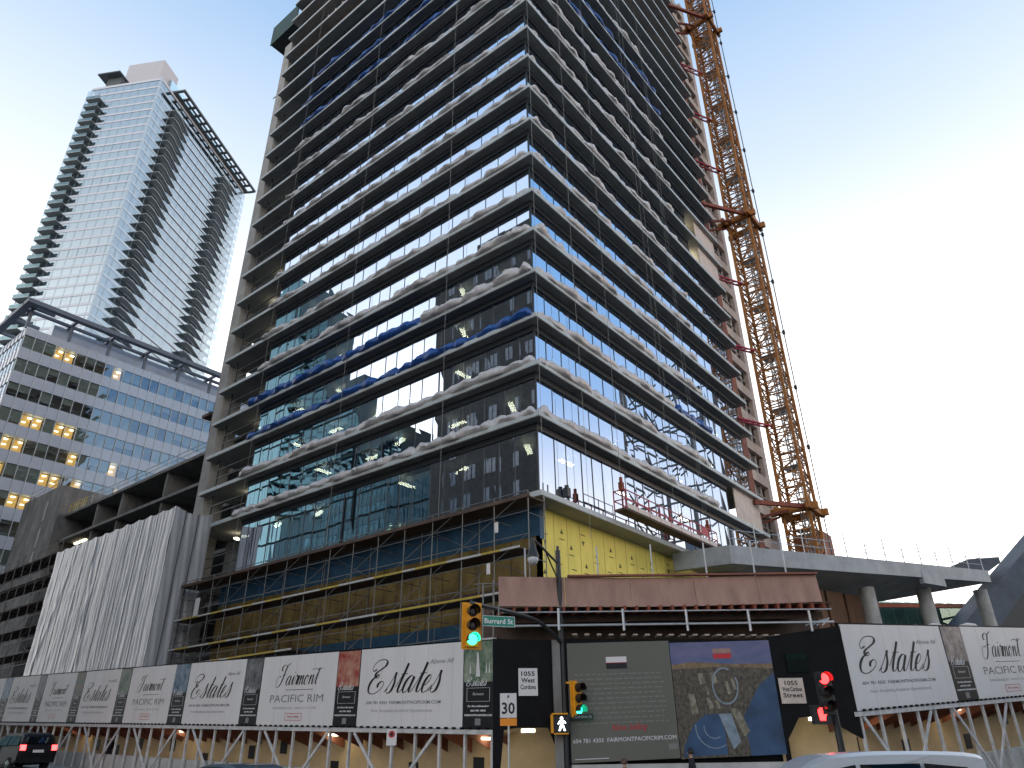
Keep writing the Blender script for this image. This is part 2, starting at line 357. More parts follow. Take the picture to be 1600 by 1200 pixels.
for i in range(TOP, NF):
    z0 = zf(i)+.2; z1 = zf(i+1)
    m = 'mull' if i < 18 else 'brown'
    MB().box(.9, 1.1, .9, 33.4, z0, z1).box(1.1, 31, .9, 1.1, z0, z1).build('inner_wall', m, tower)
    if i in (19, 20):
        fb = MB()
        for k in range(9): fb.box(.8, .94, 18+k*1.25, 18.14+k*1.25, z0, z1-.3)
        fb.build('window_frame', 'pale', tower)
for i in (1, 9, 10): MB().box(27.2 if i > 1 else 26.4, 31.6, .35, .42, zf(i)+.3, zf(i+1)).box(26.0, 31.5, 3, 3.1, zf(i)+.2, zf(i+1), 1).build('plywood_panel', ['plyw', 'brown'], tower)
# end column on the far left, back wall
MB().box(.5, 2.2, LY+.02, 35.7, 6, 76).build('end_column', 'wing', tower)
MB().box(LX-.9, LX-.6, 4, LY-1, 6, zf(NF)).box(3, LX-1, LY-1.2, LY-.9, 17, zf(NF)).build('rear_wall', 'brown', tower)
# wing past the right end: red column, staggered pink panels and windows
MB().box(32.0, 33.3, 1.0, 2.4, 8, zf(NF)).build('red_column', 'redcol', tower)
wb = MB(); wp = MB(); wf = MB()
for i in range(0, NF):
    z = zf(i); wb.box(33.3, 38.6, 1.75, 2.6, z, zf(i+1), 0)
    wp.box(33.3, 38.6, 1.3, 1.75, z, z+1.0, 0); wp.box(37.7, 38.6, 1.3, 1.74, z+1.0, zf(i+1), 0)
    for x in (33.5, 35.1, 36.6): wf.box(x, x+.1, 1.6, 1.75, z+1.0, zf(i+1))
    wf.box(33.4, 37.7, 1.6, 1.75, z+2.0, z+2.08)
wb.build('wing_wall', 'black', tower); wp.build('spandrel_panel', 'ply2' if 'ply2' in M else 'plyw', tower); wf.build('wing_window_frame', 'pale', tower)

# podium base of the tower
YW = 1.25; XW = 1.45
yb = MB().box(XW, 22.5, YW, YW+.25, 4, 13.03)
yb.build('sheathing_wall', 'yellow', tower)
pm = MB(); FY = Frame((XW, YW, 0), (1, 0, 0), (0, 0, 1), (0, -1, 0))
for k in range(1, 17): fbox(pm, FY, k*1.22, k*1.22+.02, 5, 13, .002, .006)
rn = random.Random(11)
for k in range(44):
    u = .5+(k % 16)*1.22+rn.uniform(-.2, .3); v = 8.3+(k//16)*1.5+(k % 2)*.75+rn.uniform(-.15, .15); s = .15; fl = rn.choice((1, -1))
    if v > 12.6: continue
    pm.poly([FY.p(u-s, v, .006), FY.p(u+s, v, .006), FY.p(u+s*.5, v+fl*s*.9, .006), FY.p(u, v+fl*s*1.8, .006)] if fl > 0 else [FY.p(u-s, v, .006), FY.p(u, v-s*1.8, .006), FY.p(u+s*.5, v-s*.9, .006), FY.p(u+s, v, .006)])
    pm.poly([FY.p(u-s*1.6, v+.32*(-fl), .006), FY.p(u+s*1.6, v+.32*(-fl), .006), FY.p(u+s*1.6, v+.32*(-fl)+.05, .006), FY.p(u-s*1.6, v+.32*(-fl)+.05, .006)])
pm.build('printed_mark', 'print', tower)
MB().box(XW-.02, XW+.2, YW-.02, 31, 11.55, 13.0).box(XW-.02, XW+.2, YW-.02, 31, 4, 7.75).box(XW-.01, XW+.32, YW-.03, YW+.01, 11.4, 13.02).build('blue_membrane', 'blue_mem', tower)
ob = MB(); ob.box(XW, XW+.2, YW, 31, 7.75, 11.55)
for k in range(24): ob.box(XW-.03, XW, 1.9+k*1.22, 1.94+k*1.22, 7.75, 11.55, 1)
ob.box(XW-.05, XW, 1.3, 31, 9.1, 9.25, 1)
ob.build('shaded_yellow_wall', ['shaded_yellow', 'deckm'], tower)

# ------------------------------------------------------------------ tarp rolls on the slab edges
def roll(p0, d, L, seed, label, m, hgt=.42, group=None):
    rg = random.Random(seed); p0 = Vector(p0); d = Vector(d).normalized(); nrm = Vector((-d.y, d.x, 0)); step = .1; n = int(L/step); K = 11
    ties = []; s = rg.uniform(.6, 1.5)
    tl = rg.uniform(.9, 1.9); pk = rg.uniform(.08, .26)
    while s < L: ties.append(s); s += tl*rg.uniform(.8, 2.6)
    ph = [rg.uniform(0, 6.28) for _ in range(8)]; rows = []
    tw = rg.uniform(1.2, 2.2)*rg.choice((1, -1))
    for i in range(n+1):
        s = i*L/n; td = min([abs(s-t) for t in ties]+[9]); pinch = 1-pk*math.exp(-(td/.11)**2)
        base = 1+.06*math.sin(s*.9+ph[0])+.05*math.sin(s*2.3+ph[1])+.07*math.sin(s*5.3+ph[2])+rg.uniform(-.025, .025)
        e = min(1, s/.3, (L-s)/.3)**.5 if 0 < s < L else .15
        r = hgt*base*pinch*max(.15, e); row = []
        cx = .1*math.sin(s*.8+ph[3]) + .05*math.sin(s*3.1+ph[4])
        for k in range(K):
            a = 2*math.pi*k/(K-1)
            rr = r*(1+.13*math.sin(3*a+s*tw*1.6+ph[5]+.8*math.sin(s*1.3))+.08*math.sin(7*a-s*tw*1.1+ph[6])+.06*math.sin(2*a+s*3.7)+rg.uniform(-.035, .035))
            row.append(p0 + d*s + nrm*(cx+math.cos(a)*rr*1.0) + ZZ*max(.012, r*.75+math.sin(a)*rr))
        row[-1] = row[0]; rows.append(row)
    mb = MB(); mb.grid(rows); mb.poly(rows[0][:-1]); mb.poly(rows[-1][:-1][::-1])
    return mb.build('tarp_roll', m, smooth=True, label=label, cat='tarp', group=group)
for i in range(1, 17):
    z = zf(i)+.2
    if i == 4:
        roll((.16, .2, z), (0, 1, 0), 9.2, 400, 'short white tarp roll beside the blue one on the fourth slab edge, left face', 'white_tarp', group='white tarps on the left face')
        roll((.16, 9.4, z), (0, 1, 0), 19.6, 401, 'blue tarp roll ending partway along the fourth slab edge, left face', 'blue_tarp', .4, group='blue tarps on the left face')
    else:
        b = i in (3, 14, 15, 16)
        L = 28.5 if i < 14 else (25.5, 27, 20)[i-14]
        y0 = .25 if i < 14 else (3.2, 2.0, 9)[i-14]
        roll((.16, y0, z), (0, 1, 0), L, 100+i, ('blue' if b else 'white') + ' crumpled tarp roll along the %s slab edge of the left face' % ORD[i-1], 'blue_tarp' if b else 'white_tarp', .34 if i < 6 else .28,
             group=('blue' if b else 'white')+' tarps on the left face')
    b = i in (14, 15)
    if i == 3:
        roll((.3, .16, z), (1, 0, 0), 16.5, 203, 'white tarp roll stopping short of a blue one on the third slab edge, right face', 'white_tarp', .33, group='white tarps on the right face')
        roll((17.0, .16, z), (1, 0, 0), 5.8, 204, 'blue crumpled tarp at the far end of the third slab edge, right face', 'blue_tarp', .36, group='blue tarps on the right face')
    elif i < 17:
        L = 21.9-(.3 if i > 6 else 0)
        roll((.2, .16, z), (1, 0, 0), L, 200+i*3, ('blue' if b else 'white') + ' crumpled tarp along the %s slab edge of the right face' % ORD[i-1], 'blue_tarp' if b else 'white_tarp', .32 if i < 6 else .27,
             group=('blue' if b else 'white')+' tarps on the right face')
# ropes hanging down the faces
def rope(x, y, z0, z1, label):
    rg = random.Random(int(x*77+y*13)); n = 14; pts = [V3(x+rg.uniform(-.04, .04), y+rg.uniform(-.06, .06), z0+(z1-z0)*k/n) for k in range(n+1)]
    MB().path(pts, .011, 5).build('hanging_rope', 'rope', label=label, cat='rope', group='ropes hanging down the tower')
for a in [(-.2, -.25, 9.6, 95, 'pale rope hanging down the front corner of the tower'), (-.25, 6.9, 6.6, 95, 'long rope down the left face nearest the corner, ending near the hoarding'), (-.25, 16.6, 7.2, 90, 'long rope down the middle of the left face'), (-.25, 27.3, 7.5, 90, 'long rope down the far left of the left face beside the open bays'),
          (3.8, -.25, 11.6, 90, 'rope down the right face nearest the corner, ending over the yellow wall'), (14.2, -.25, 14, 90, 'rope down the middle of the right face'), (14.9, -.25, 24, 90, 'shorter rope close beside the middle rope of the right face'), (18.5, -.25, 16, 70, 'rope down the right face above the red work platform')]: rope(*a)
# suspended work platform
sp = thing('suspended_platform', (6, -.9, 13.5), 'red railed suspended work platform hanging against the right face above the slab edge', 'work platform')
P0 = V3(6.1, -.85, 13.6); Lp = 11.8
MB().box(6.1, 17.9, -1.25, -.5, 13.5, 13.62).build('deck', 'deckm', sp)
pr = MB()
for y in (-1.25, -.5):
    for z in (14.1, 14.65): pr.beam((6.1, y, z), (17.9, y, z), .05, .05)
    for k in range(10): pr.beam((6.1+k*1.31, y, 13.6), (6.1+k*1.31, y, 14.65), .05, .05); 
    for k in range(9): pr.beam((6.1+k*1.31, y, 13.6), (6.1+(k+1)*1.31, y, 14.1), .03, .03)
for x in (6.1, 17.9):
    for z in (14.1, 14.65): pr.beam((x, -1.25, z), (x, -.5, z), .05, .05)
pr.build('guard_rail', 'magenta', sp)
MB().box(6.3, 17.7, -1.27, -1.255, 13.62, 13.9).box(15.5, 16.5, -1.27, -1.255, 14.1, 14.6, 1).build('toe_panel', ['pale', 'magenta'], sp)
for x in (6.4, 17.5):
    h = MB().box(x-.12, x+.12, -1.0, -.75, 14.7, 15.2).tube((x, -.88, 13.6), (x, -.88, 14.7), .05); h.tube((x, -.88, 15.2), (x, -.88, 15.5), .1); h.build('hoist_motor', 'rust', sp)
for x in (6.4, 17.5): MB().tube((x, -.88, 15.3), (x, -.88, 60), .012, 5).build('suspension_cable', 'steel', sp)
ww = thing('site_winch', (2.9, .4, 13.23), 'dark motor winch on a stand at the slab edge, left of the platform', 'winch')
MB().box(2.75, 3.05, .3, .6, 13.75, 14.25).tube((2.9, .45, 14.2), (2.9, .45, 14.4), .12, 10).build('motor', 'black', ww)
MB().tube((2.8, .4, 13.23), (2.85, .45, 13.8), .03).tube((3.05, .4, 13.23), (3, .45, 13.8), .03).beam((2.9, .45, 13.5), (4.0, .45, 13.5), .05, .05).build('stand', 'steel', ww)
gr = MB()
for k in range(3): gr.tube((4.1+k*1.5, .2, 13.23), (4.1+k*1.5, .2, 14.25), .025)
gr.tube((4.1, .2, 14.2), (7.1, .2, 14.2), .025).tube((4.1, .2, 13.75), (7.1, .2, 13.75), .025)
gr.build('guard_rail', 'black', label='short dark guard rail on the lowest slab edge left of the platform', cat='railing')
for x in (.35, .75, 1.6):
    MB().beam((x, .15, 13.23), (x, .15, 13.8), .05, .05).build('rail_stub', 'black', label='dark upright stub standing on the lowest slab edge near the corner', cat='post', group='rail stubs near the corner')
# loading platform box at the top left
lp = thing('loading_platform', (1, 37, 79), 'dark green box-shaped loading platform sticking out of the tower high on the left', 'loading platform')
MB().box(.6, 3.6, 34.4, 39.6, 79.6, 79.8).build('deck', 'black', lp)
M['dgreen'] = mat('dark_green', (.015, .045, .035), .6, var=.2)
MB().box(.5, .6, 34.4, 39.7, 79.6, 82.9).box(3.6, 3.7, 34.4, 39.7, 79.6, 82.9).box(.6, 3.6, 39.6, 39.7, 79.8, 82.9).build('side_panel', 'dgreen', lp)
for k, (y, z) in enumerate([(36.3, 75.5), (36.8, 73.2), (37.6, 69.2)]):
    MB().tube((1.2, 34.4, z), (1.2, y, z+.25), .06).build('outrigger_pipe', 'steel', label='thin grey pipe sticking out of the left end of the tower under the green box', cat='pipe', group='pipes at the left end')

# ------------------------------------------------------------------ scaffold along the left face
def scaffold(name, label, x0, x1, y0, y1, zs, zb, decks, dz=2.1, bay=2.15, deckmat='deckm', toe=True):
    t = thing(name, (x0, y0, zb), label, 'scaffold', 'scaffolds on the left side')
    n = max(1, round((y1-y0)/bay)); by = (y1-y0)/n
    for k in range(n+1):
        y = y0+k*by
        MB().tube((x0, y, gz(y)+.1), (x0, y, zs), .028, 6).build('standard', 'steel', t)
        if k % 2 == 0: MB().tube((x1, y, gz(y)+.1), (x1, y, zs), .028, 6).build('standard', 'steel', t)
    lb = MB(); z = zs
    while z > zb:
        lb.tube((x0, y0, z), (x0, y1, z), .026, 5); lb.tube((x0, y0, z-1.0), (x0, y1, z-1.0), .022, 5); z -= dz
        for k in range(0, n+1): lb.tube((x0, y0+k*by, z+1), (x1, y0+k*by, z+1), .022, 5)
    lb.build('ledger', 'steel', t)
    br = MB(); z = zs; j = 0
    while z-dz > zb-1:
        for k in range(0, n, 2):
            a, b = (y0+k*by, y0+min(n, k+2)*by)
            br.tube((x0-.03, a, z), (x0-.03, b, z-dz), .018, 5)
            if (k//2+j) % 2: br.tube((x1, b, z), (x1, a, z-dz), .016, 5)
        z -= dz; j += 1
    br.build('brace', 'steel', t)
    for (zd, a, b, mt) in decks:
        MB().box(x0-.05, x1-.1, a, b, zd-.06, zd).build('deck', 'deckm', t)
        if mt:
            tb = MB(); y = a; q = 0; rr = random.Random(int(zd*10))
            while y < b:
                e = min(b, y+rr.uniform(.8, 3.2)); tb.box(x0-.09, x0-.055, y, e, zd-.03, zd+.07, q); y = e; q = 1-q if rr.random() < .75 else q
            tb.build('toe_board', ['toe', 'yelpaint'], t)
    return t
sf = scaffold('scaffold', 'steel pipe scaffold with plank decks along the shaded yellow wall under the glass, left face', -1.5, -.2, -.3, 31.2, 12.85, 5.5,
         [(12.55, -.4, 31.2, 0), (10.2, .2, 31.2, 1), (8.25, 1.4, 31.2, 1), (7.15, 17, 28.6, 1)])
MB().box(-1.58, -1.5, -.4, 31.2, 12.5, 12.68).build('deck_edge', 'deckm', sf)
for i, (y, z) in enumerate([(1.5, 11.1), (2.0, 9.2), (28.2, 10.25)]):
    MB().box(-1.62, -1.56, y, y+(.18 if i < 2 else .5), z, z+(.5 if i < 2 else 1.2)).build('site_notice', 'sign', label=['pale rag tied to the scaffold near the corner, upper one', 'pale rag tied to the scaffold near the corner, lower one', 'pale board standing on the scaffold deck by the plastic sheet'][i], cat='board')
scaffold('scaffold', 'dark uncovered scaffold at the far left beyond the plastic sheeting', -2.6, -.6, 52.6, 78, 19.5, 4, [(18.6, 52.6, 78, 0), (16.6, 52.6, 74, 0), (14.4, 52.6, 78, 0), (12.2, 52.6, 76, 0), (10, 52.6, 78, 0), (8.0, 52.6, 78, 0)], deckmat='steel')
# plastic sheeting
def sheet():
    t = thing('plastic_sheeting', (-3, 43, 6), 'tall grey plastic sheeting draped over scaffold left of the tower', 'plastic sheet')
    rg = random.Random(5); ny, nz = 420, 44; y0, y1, z0, z1 = 31.5, 52.2, 4.5, 18.35
    fr = [(rg.uniform(3, 15), rg.uniform(0, 6.28), rg.uniform(.004, .012)) for _ in range(12)]
    P = []
    for j in range(nz+1):
        tz = j/nz; row = []
        for i in range(ny+1):
            ty = i/ny; y = y0+(y1-y0)*ty; z = z0+(z1-z0)*tz
            top = .18*abs(math.sin(ty*math.pi*11))*tz**6
            z -= top*.8
            dx = sum(a*math.sin(y*f+ph+.25*math.sin(z*.6+f)) for f, ph, a in fr) + .03*abs(math.sin(y*1.9+.5*math.sin(z*.35)))+.05*math.sin(y*.7)+.025*math.sin(z*2.1+y*1.3)*math.sin(y*3.1)+.05*math.exp(-(((z-5.2) % 2.1-.3)/.1)**2)+.02*math.sin(y*2.2+z*1.7)*math.sin(z*.9)
            dx += .13*math.exp(-((y-(42.5+.22*(z-10)))/.22)**2) + .12*math.exp(-((y-(51-.35*(z-8)*(1 if z > 9 else .2)))/.25)**2)
            row.append((-3.0-dx*.6*(.45+.55*(1-abs(tz-.5)*1.2)), y+.05*math.sin(z*1.3+y), z))
        P.append(row)
    MB().grid(P).build('front_sheet', 'sheet', t, smooth=True)
    P = []
    for j in range(31):
        row = []
        for i in range(41):
            x = -3.0+3.0*i/40; z = z0+(z1-z0)*j/30 - .35*math.sin(math.pi*i/40)*(j/30)**3
            row.append((x, 31.5-.07*abs(math.sin(x*3.2))-.02*math.sin(x*13+z), z))
        P.append(row)
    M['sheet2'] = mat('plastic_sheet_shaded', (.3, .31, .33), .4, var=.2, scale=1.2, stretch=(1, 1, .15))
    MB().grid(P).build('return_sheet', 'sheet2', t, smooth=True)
    for x in (-2.2, -1.2):
        sb = MB(); sb.box(x, x+.05, 31.36, 31.4, 5, 18.1); sb.build('strap', 'strap', t)
    for y in (33.4, 35.6, 37.5, 39.6, 41.9, 43.4, 45.2, 47.6, 49.8):
        sb = MB(); sb.box(-3.3, -3.26, y, y+.02, 5, 18.0); sb.build('strap', 'strap', t)
sheet()

# ------------------------------------------------------------------ concrete podium on the left
pod = thing('concrete_podium', (5, 36, 0), 'bare concrete frame building under construction between the tower and the office block', 'building')
for z, y1 in ((28.3, 77), (25.1, 77), (21.8, 77), (17.5, 90), (13, 90), (9, 90)):
    MB().box(5, 24, 36, y1, z, z+.32).build('floor_slab', 'darkcon', pod)
for y in (38, 52.2, 62.0, 68.2):
    MB().box(5.3, 9.5, y, y+.35, 21, 28.3).build('fin_wall', 'darkcon', pod)
MB().box(12, 12.4, 36.2, 76.8, 6, 28.3).build('rear_wall', 'core', pod)
eb = MB().box(4.2, 10, 77.0, 78.4, 4, 32.2).box(4.2, 4.6, 78.4, 90, 4, 32.6).box(9.6, 10, 78.4, 90, 4, 32.6); eb.build('stair_shaft', 'darkcon', pod)
sl = MB()
for z in (22, 25, 28.5): sl.box(4.16, 4.19, 81, 81.8, z, z+2.6)
sl.build('slot_opening', 'black', pod)
MB().box(9, 14, 57, 63, 28.62, 32.0).build('roof_hut', 'wing', pod)
rr = MB()
for k in range(18):
    y = 37+k*2.2; rr.tube((5.1, y, 28.6), (5.1, y, 29.75), .04, 5)
rr.tube((5.1, 37, 29.7), (5.1, 74.4, 29.7), .035, 5).tube((5.1, 37, 29.2), (5.1, 74.4, 29.2), .03, 5)
rr.build('guard_rail', 'galv', pod)
rr = MB()
for k in range(7):
    y = 78.5+k*1.8; rr.tube((4.4, y, 32.5), (4.4, y, 33.8), .04, 5); rr.tube((9.6, y, 32.5), (9.6, y, 33.8), .04, 5)
for z in (33.2, 33.8): rr.tube((4.4, 78.5, z), (4.4, 89.3, z), .035, 5).tube((9.6, 78.5, z), (9.6, 89.3, z), .035, 5).tube((4.4, 78.5, z), (9.6, 78.5, z), .035, 5)
rr.build('shaft_rail', 'galv', pod)
yr = MB()
for k in range(5): yr.beam((5.05, 71.5+k*1.1, 28.62), (5.05, 71.5+k*1.1, 29.7), .09, .09)
for z in (29.2, 29.7): yr.beam((5.05, 71.5, z), (5.05, 76, z), .08, .1)
yr.build('timber_rail', 'yelpaint', pod)
MB().beam((6.5, 72.5, 25.0), (6.5, 75.5, 25.0), .25, .12).build('strip_lamp', 'lamp', pod)
fb = MB().box(2.6, 3.6, 39.0, 40.0, 28.6, 31.6).box(3.2, 3.4, 40.4, 40.6, 28.6, 33.0).box(2.4, 3.8, 40, 41.5, 30.3, 30.6); fb.build('formwork_stack', 'brown', label='dark bundle of formwork standing on the concrete roof by the tower', cat='formwork')

# ------------------------------------------------------------------ office block behind (left)
M['oglass'] = glass('office_glass', (.72, .86, 1.0), (.85, .92, .9), .26)
M['ospan'] = mat('office_spandrel', (.42, .46, .53), .12, var=.05, spec=1.0)
M['oframe'] = mat('office_frame', (.55, .57, .58), .4, var=0)
M['oroom'] = mat('office_room', (.2, .25, .24), .9, var=.4, scale=.3)
M['oblind'] = mat('window_blind', (.5, .58, .55), .8, var=.15, scale=.25)
M['olit'] = mat('office_lit_room', (.3, .2, .08), .9, var=.3, scale=.6, emit=(1, .55, .14), es=.2)
off = thing('office_block', (-1.2, 95, 0), 'blue glass office block with lit windows and a roof canopy behind the concrete frame', 'office building')
OX0, OX1, OY0, OY1, OT = -1.2, 48, 95, 122, 60.2
FH = 3.95
MB().box(OX0+.6, OX1-.6, OY0+3.0, OY1-.6, 0, OT-1).build('inner_wall', 'oroom', off)
ro = random.Random(21)
for k in range(15):
    zt = OT-1.3-FH*k          # top of the window strip
    zb = zt-2.15
    MB().box(OX0, OX1, OY0, OY1, zt, zt+FH-2.15 if k else OT).build('spandrel_band', 'ospan', off)
    g = MB(); x = OX0+.12
    while x < OX1-.2:
        e = ro.uniform(-.012, .012); g.poly([(x, OY0+.1+e, zb), (x+1.5, OY0+.1-e, zb), (x+1.5, OY0+.1+e, zt), (x, OY0+.1-e, zt)]); x += 1.5
    y = OY0+.1
    while y < OY1-.2: g.poly([(OX0+.1, y+1.5, zb), (OX0+.1, y, zb), (OX0+.1, y, zt), (OX0+.1, y+1.5, zt)]); y += 1.5
    g.build('window_band', 'oglass', off)
    bl = MB(); x = OX0+.16; lits = {0: [3, 4, 9], 3: [2, 3, 5, 6], 4: [1, 2, 7, 11], 5: [1, 5, 6, 8, 12, 15], 6: [3, 4, 10, 16], 7: [6, 7, 13], 8: [2, 9, 14], 9: [4, 5, 11], 10: [1, 7, 12]}.get(k, []); c_ = 0
    while x < OX1-1.7:
        if c_ not in lits and ro.random() < .72: bl.box(x, x+1.42, OY0+.28, OY0+.3, zb+(0 if ro.random() < .6 else ro.uniform(.3, 1.4)), zt)
        x += 1.5; c_ += 1
    bl.build('window_blind', 'oblind', off)
    MB().box(OX0+.6, OX1-.6, OY0+1.2, OY0+3, zt+.02, zt+.1).build('ceiling', 'oroom', off)
    nl = {0: [3, 4, 9], 3: [2, 3, 5, 6], 4: [1, 2, 7, 11], 5: [1, 5, 6, 8, 12, 15], 6: [3, 4, 10, 16], 7: [6, 7, 13], 8: [2, 9, 14], 9: [4, 5, 11], 10: [1, 7, 12]}.get(k, [])
    for c in nl:
        x = OX0+.2+c*1.5; MB().box(x, x+1.3, OY0+1.0, OY0+1.1, zb+.1, zt-.1).build('lit_room', 'olit', off)
        lm = MB(); q = ro.uniform(.2, .8); lm.box(x+q, x+q+.5, OY0+.5, OY0+.9, zt-.5, zt-.42); lm.box(x+.2, x+.7, OY0+.6, OY0+.9, zt-1.3, zt-1.24); lm.build('room_lamp', 'lamp', off)
fm = MB(); x = OX0
while x < OX1: fm.box(x-.035, x+.035, OY0-.08, OY0, 0, OT); x += 1.5
y = OY0
while y < OY1: fm.box(OX0-.08, OX0, y-.035, y+.035, 0, OT); y += 1.5
fm.build('mullion', 'oframe', off)
rc = MB()
M['ocan'] = mat('canopy_steel', (.12, .14, .17), .5, var=.1)
cz = 63.3
rc.box(OX0-1.5, OX1+1, OY0-2.0, OY0-1.0, cz, cz+.7).box(OX0-1.5, OX0-.5, OY0-1, OY1, cz, cz+.7).box(OX0-.5, OX1, OY0+1.2, OY0+1.7, cz+.1, cz+.5)
for k in range(9): rc.box(OX0+k*6-.2, OX0+k*6+.2, OY0-1.5, OY0+3, cz+.1, cz+.55); rc.box(OX0+k*6-.2, OX0+k*6+.2, OY0+.3, OY0+.7, OT, cz)
for k in range(5): rc.box(OX0-1.5, OX0+3, OY0+k*6-.2, OY0+k*6+.2, cz+.1, cz+.55)
rc.build('roof_canopy', 'ocan', off)
MB().box(OX0+4, OX1-3, OY0+2.5, OY1-4, OT, cz+.2).build('plant_room', 'ospan', off)

# ------------------------------------------------------------------ tall tower far left
M['sglass'] = glass('condo_glass', (.84, .95, 1.0), (.4, .46, .48), .5)
M['swhite'] = mat('condo_spandrel', (.6, .6, .63), .4, var=.06)
M['sblue'] = mat('condo_spandrel_blue', (.42, .5, .56), .3, var=.06, spec=.6)
M['sblue2'] = mat('condo_spandrel_pale_blue', (.5, .6, .68), .12, var=.06, spec=1.0)
M['sbal'] = mat('balcony_concrete', (.34, .36, .35), .7, var=.1)
M['sdark'] = mat('balcony_soffit', (.1, .11, .11), .7, var=.1)
M['spink'] = mat('penthouse_panel', (.5, .47, .48), .6, var=.06)
M['balglass'] = glass('balcony_glass', (.75, .92, .95), (.9, .96, .96), .1)
def condo():
    az = math.atan2(hf.y, hf.x); ar = az - R(9)           # right face runs away from the camera
    d1 = V3(math.cos(ar), math.sin(ar), 0); d2 = V3(-math.sin(ar), math.cos(ar), 0)
    C = V3(18.0, 134.5, 0); t = thing('residential_tower', C, 'pale slim residential tower with stacked dark balconies rising at far left', 'high-rise')
    F = Frame(C, d1, ZZ, -d2); G = Frame(C, d2, ZZ, -d1)     # F: right face, G: left face
    W1, W2, top, fh = 44, 20.5, 162.5, 2.75
    i0 = 22
    n = int(top/fh)
    def ring(mb, z0, z1, o, m=0):
        P = [C-d1*o-d2*o, C+d1*(W1+o)-d2*o, C+d1*(W1+o)+d2*(W2+o), C-d1*o+d2*(W2+o)]
        mb.prism([p+ZZ*z0 for p in P], (0, 0, z1-z0), m)
    cb = MB(); ring(cb, 0, top-.5, -.9); cb.build('core_wall', 'swhite', t)
    for k in range(i0, n):
        z = top-fh*(n-k)
        mb = MB(); ring(mb, z, z+.6, 0); mb.m[2] = 1; mb.build('spandrel_band', ['swhite', 'sblue2'], t)
        g = MB(); e = ro.uniform(-.02, .02)
        x = 0
        while x < W1: g.poly([F.p(x, z+.55, -.06+e), F.p(x+1.9, z+.55, -.06), F.p(x+1.9, z+fh, -.06-e), F.p(x, z+fh, -.06)]); x += 1.9
        x = 0
        while x < W2: g.poly([G.p(x+1.2, z+.55, -.06), G.p(x, z+.55, -.06+e), G.p(x, z+fh, -.06), G.p(x+1.2, z+fh, -.06-e)]); x += 1.2
        g.build('window_band', 'sglass', t)
        if k < n-1:
            b = MB(); fbox(b, F, 5.6, 41, z-.1, z+.06, .0, .14); b.build('slab_line', 'swhite', t)
            for (x0, x1, dd) in ((5.6, 14.5, 1.9), (31, 39.5, 1.8)):
                b = MB(); b.prism([F.p(x0, z-.1, .14), F.p(x0, z-.1, dd), F.p(x0+2.2, z-.1, dd), F.p(x1, z-.1, .3), F.p(x1, z-.1, .14)], (0, 0, .2)); sb_ = b.build('balcony', 'sbal', t)
                b = MB(); b.beam(F.p(x0+.05, z+1.05, dd-.05), F.p(x0+2.2, z+1.05, dd-.05), .05, .05); b.beam(F.p(x0+2.2, z+1.05, dd-.05), F.p(x1, z+1.05, .25), .05, .05); b.build('balcony_rail', 'sblue', sb_)
            b = MB(); fbox(b, G, 15.5, 19.6, z-.1, z+.08, 0, 1.7); sb_ = b.build('balcony', 'sbal', t)
            b = MB(); fbox(b, G, 15.5, 19.6, z+.08, z+1.0, 1.64, 1.67); b.build('balcony_glass', 'balglass', sb_)
    mu = MB(); x = 1.9
    while x < W1: fbox(mu, F, x-.02, x+.02, 55, top, 0, .03); x += 3.8
    x = 1.2
    while x < W2: fbox(mu, G, x-.02, x+.02, 55, top, 0, .03); x += 2.4
    fbox(mu, F, -.15, .15, 50, top+.6, -.2, .15)
    mu.build('mullion', 'sblue', t)
    rb = MB(); ring(rb, top, top+.8, .05); rb.build('parapet', 'swhite', t)
    pb = MB(); fbox(pb, G, 3.2, 14.0, top+.8, top+11.5, -9, -2.4); pb.build('penthouse', 'spink', t)
    pb = MB(); fbox(pb, G, 12.8, 17, top+.8, top+4.2, -7, -.3); fbox(pb, G, 12.4, 19, top+4.2, top+4.6, -8, 1.4); pb.build('roof_pavilion', 'sdark', t)
    gl = MB(); fbox(gl, F, 6.2, 43, top+2.2, top+7.8, -2.6, -2.5); fbox(gl, F, 6.2, 6.4, top+1, top+7.8, -8, -2.5); gl.build('roof_glass_screen', 'balglass', t)
    cn = MB(); fbox(cn, F, 5.0, 45.5, top+.9, top+1.5, 2.9, 3.5); fbox(cn, F, 5.0, 45.5, top+.9, top+1.5, -.6, .9)
    for k in range(15): fbox(cn, F, 5.0+k*2.86, 5.6+k*2.86, top+.95, top+1.45, .9, 2.9)
    fbox(cn, F, 8, 42, top+.97, top+1.4, 1.6, 2.0); cn.build('roof_canopy', 'sdark', t)
condo()

# ------------------------------------------------------------------ tower crane mast on the right
def mast(root, x, y, hw, z0, z1, m, step, leg=.09, br=.045, name='mast_section', sec=6):
    z = z0
    while z < z1-.1:
        e = min(z1, z+sec*step); mb = MB()
        C = [(x-hw, y-hw), (x+hw, y-hw), (x+hw, y+hw), (x-hw, y+hw)]
        for c in C: mb.beam((*c, z), (*c, e), leg*2, leg*2)
        s = z; q = 0
        while s < e-.05:
            t = min(e, s+step)
            for i in range(4):
                a, b = C[i], C[(i+1) % 4]; mid = ((a[0]+b[0])/2, (a[1]+b[1])/2)
                mb.beam((*a, s), (*b, s), br*2, br*2)
                if q % 2: mb.beam((*a, s), (*b, t), br*1.6, br*1.6)
                else: mb.beam((*b, s), (*a, t), br*1.6, br*1.6)
            s = t; q += 1
        mb.build(name, m, root); z = e
cr = thing('tower_crane', (36.8, -1.5, 12), 'orange lattice crane mast tied to the right side of the tower', 'crane')
mast(cr, 36.4, -1.5, 1.12, 12, 102, 'orange', 1.3, leg=.12, br=.05)
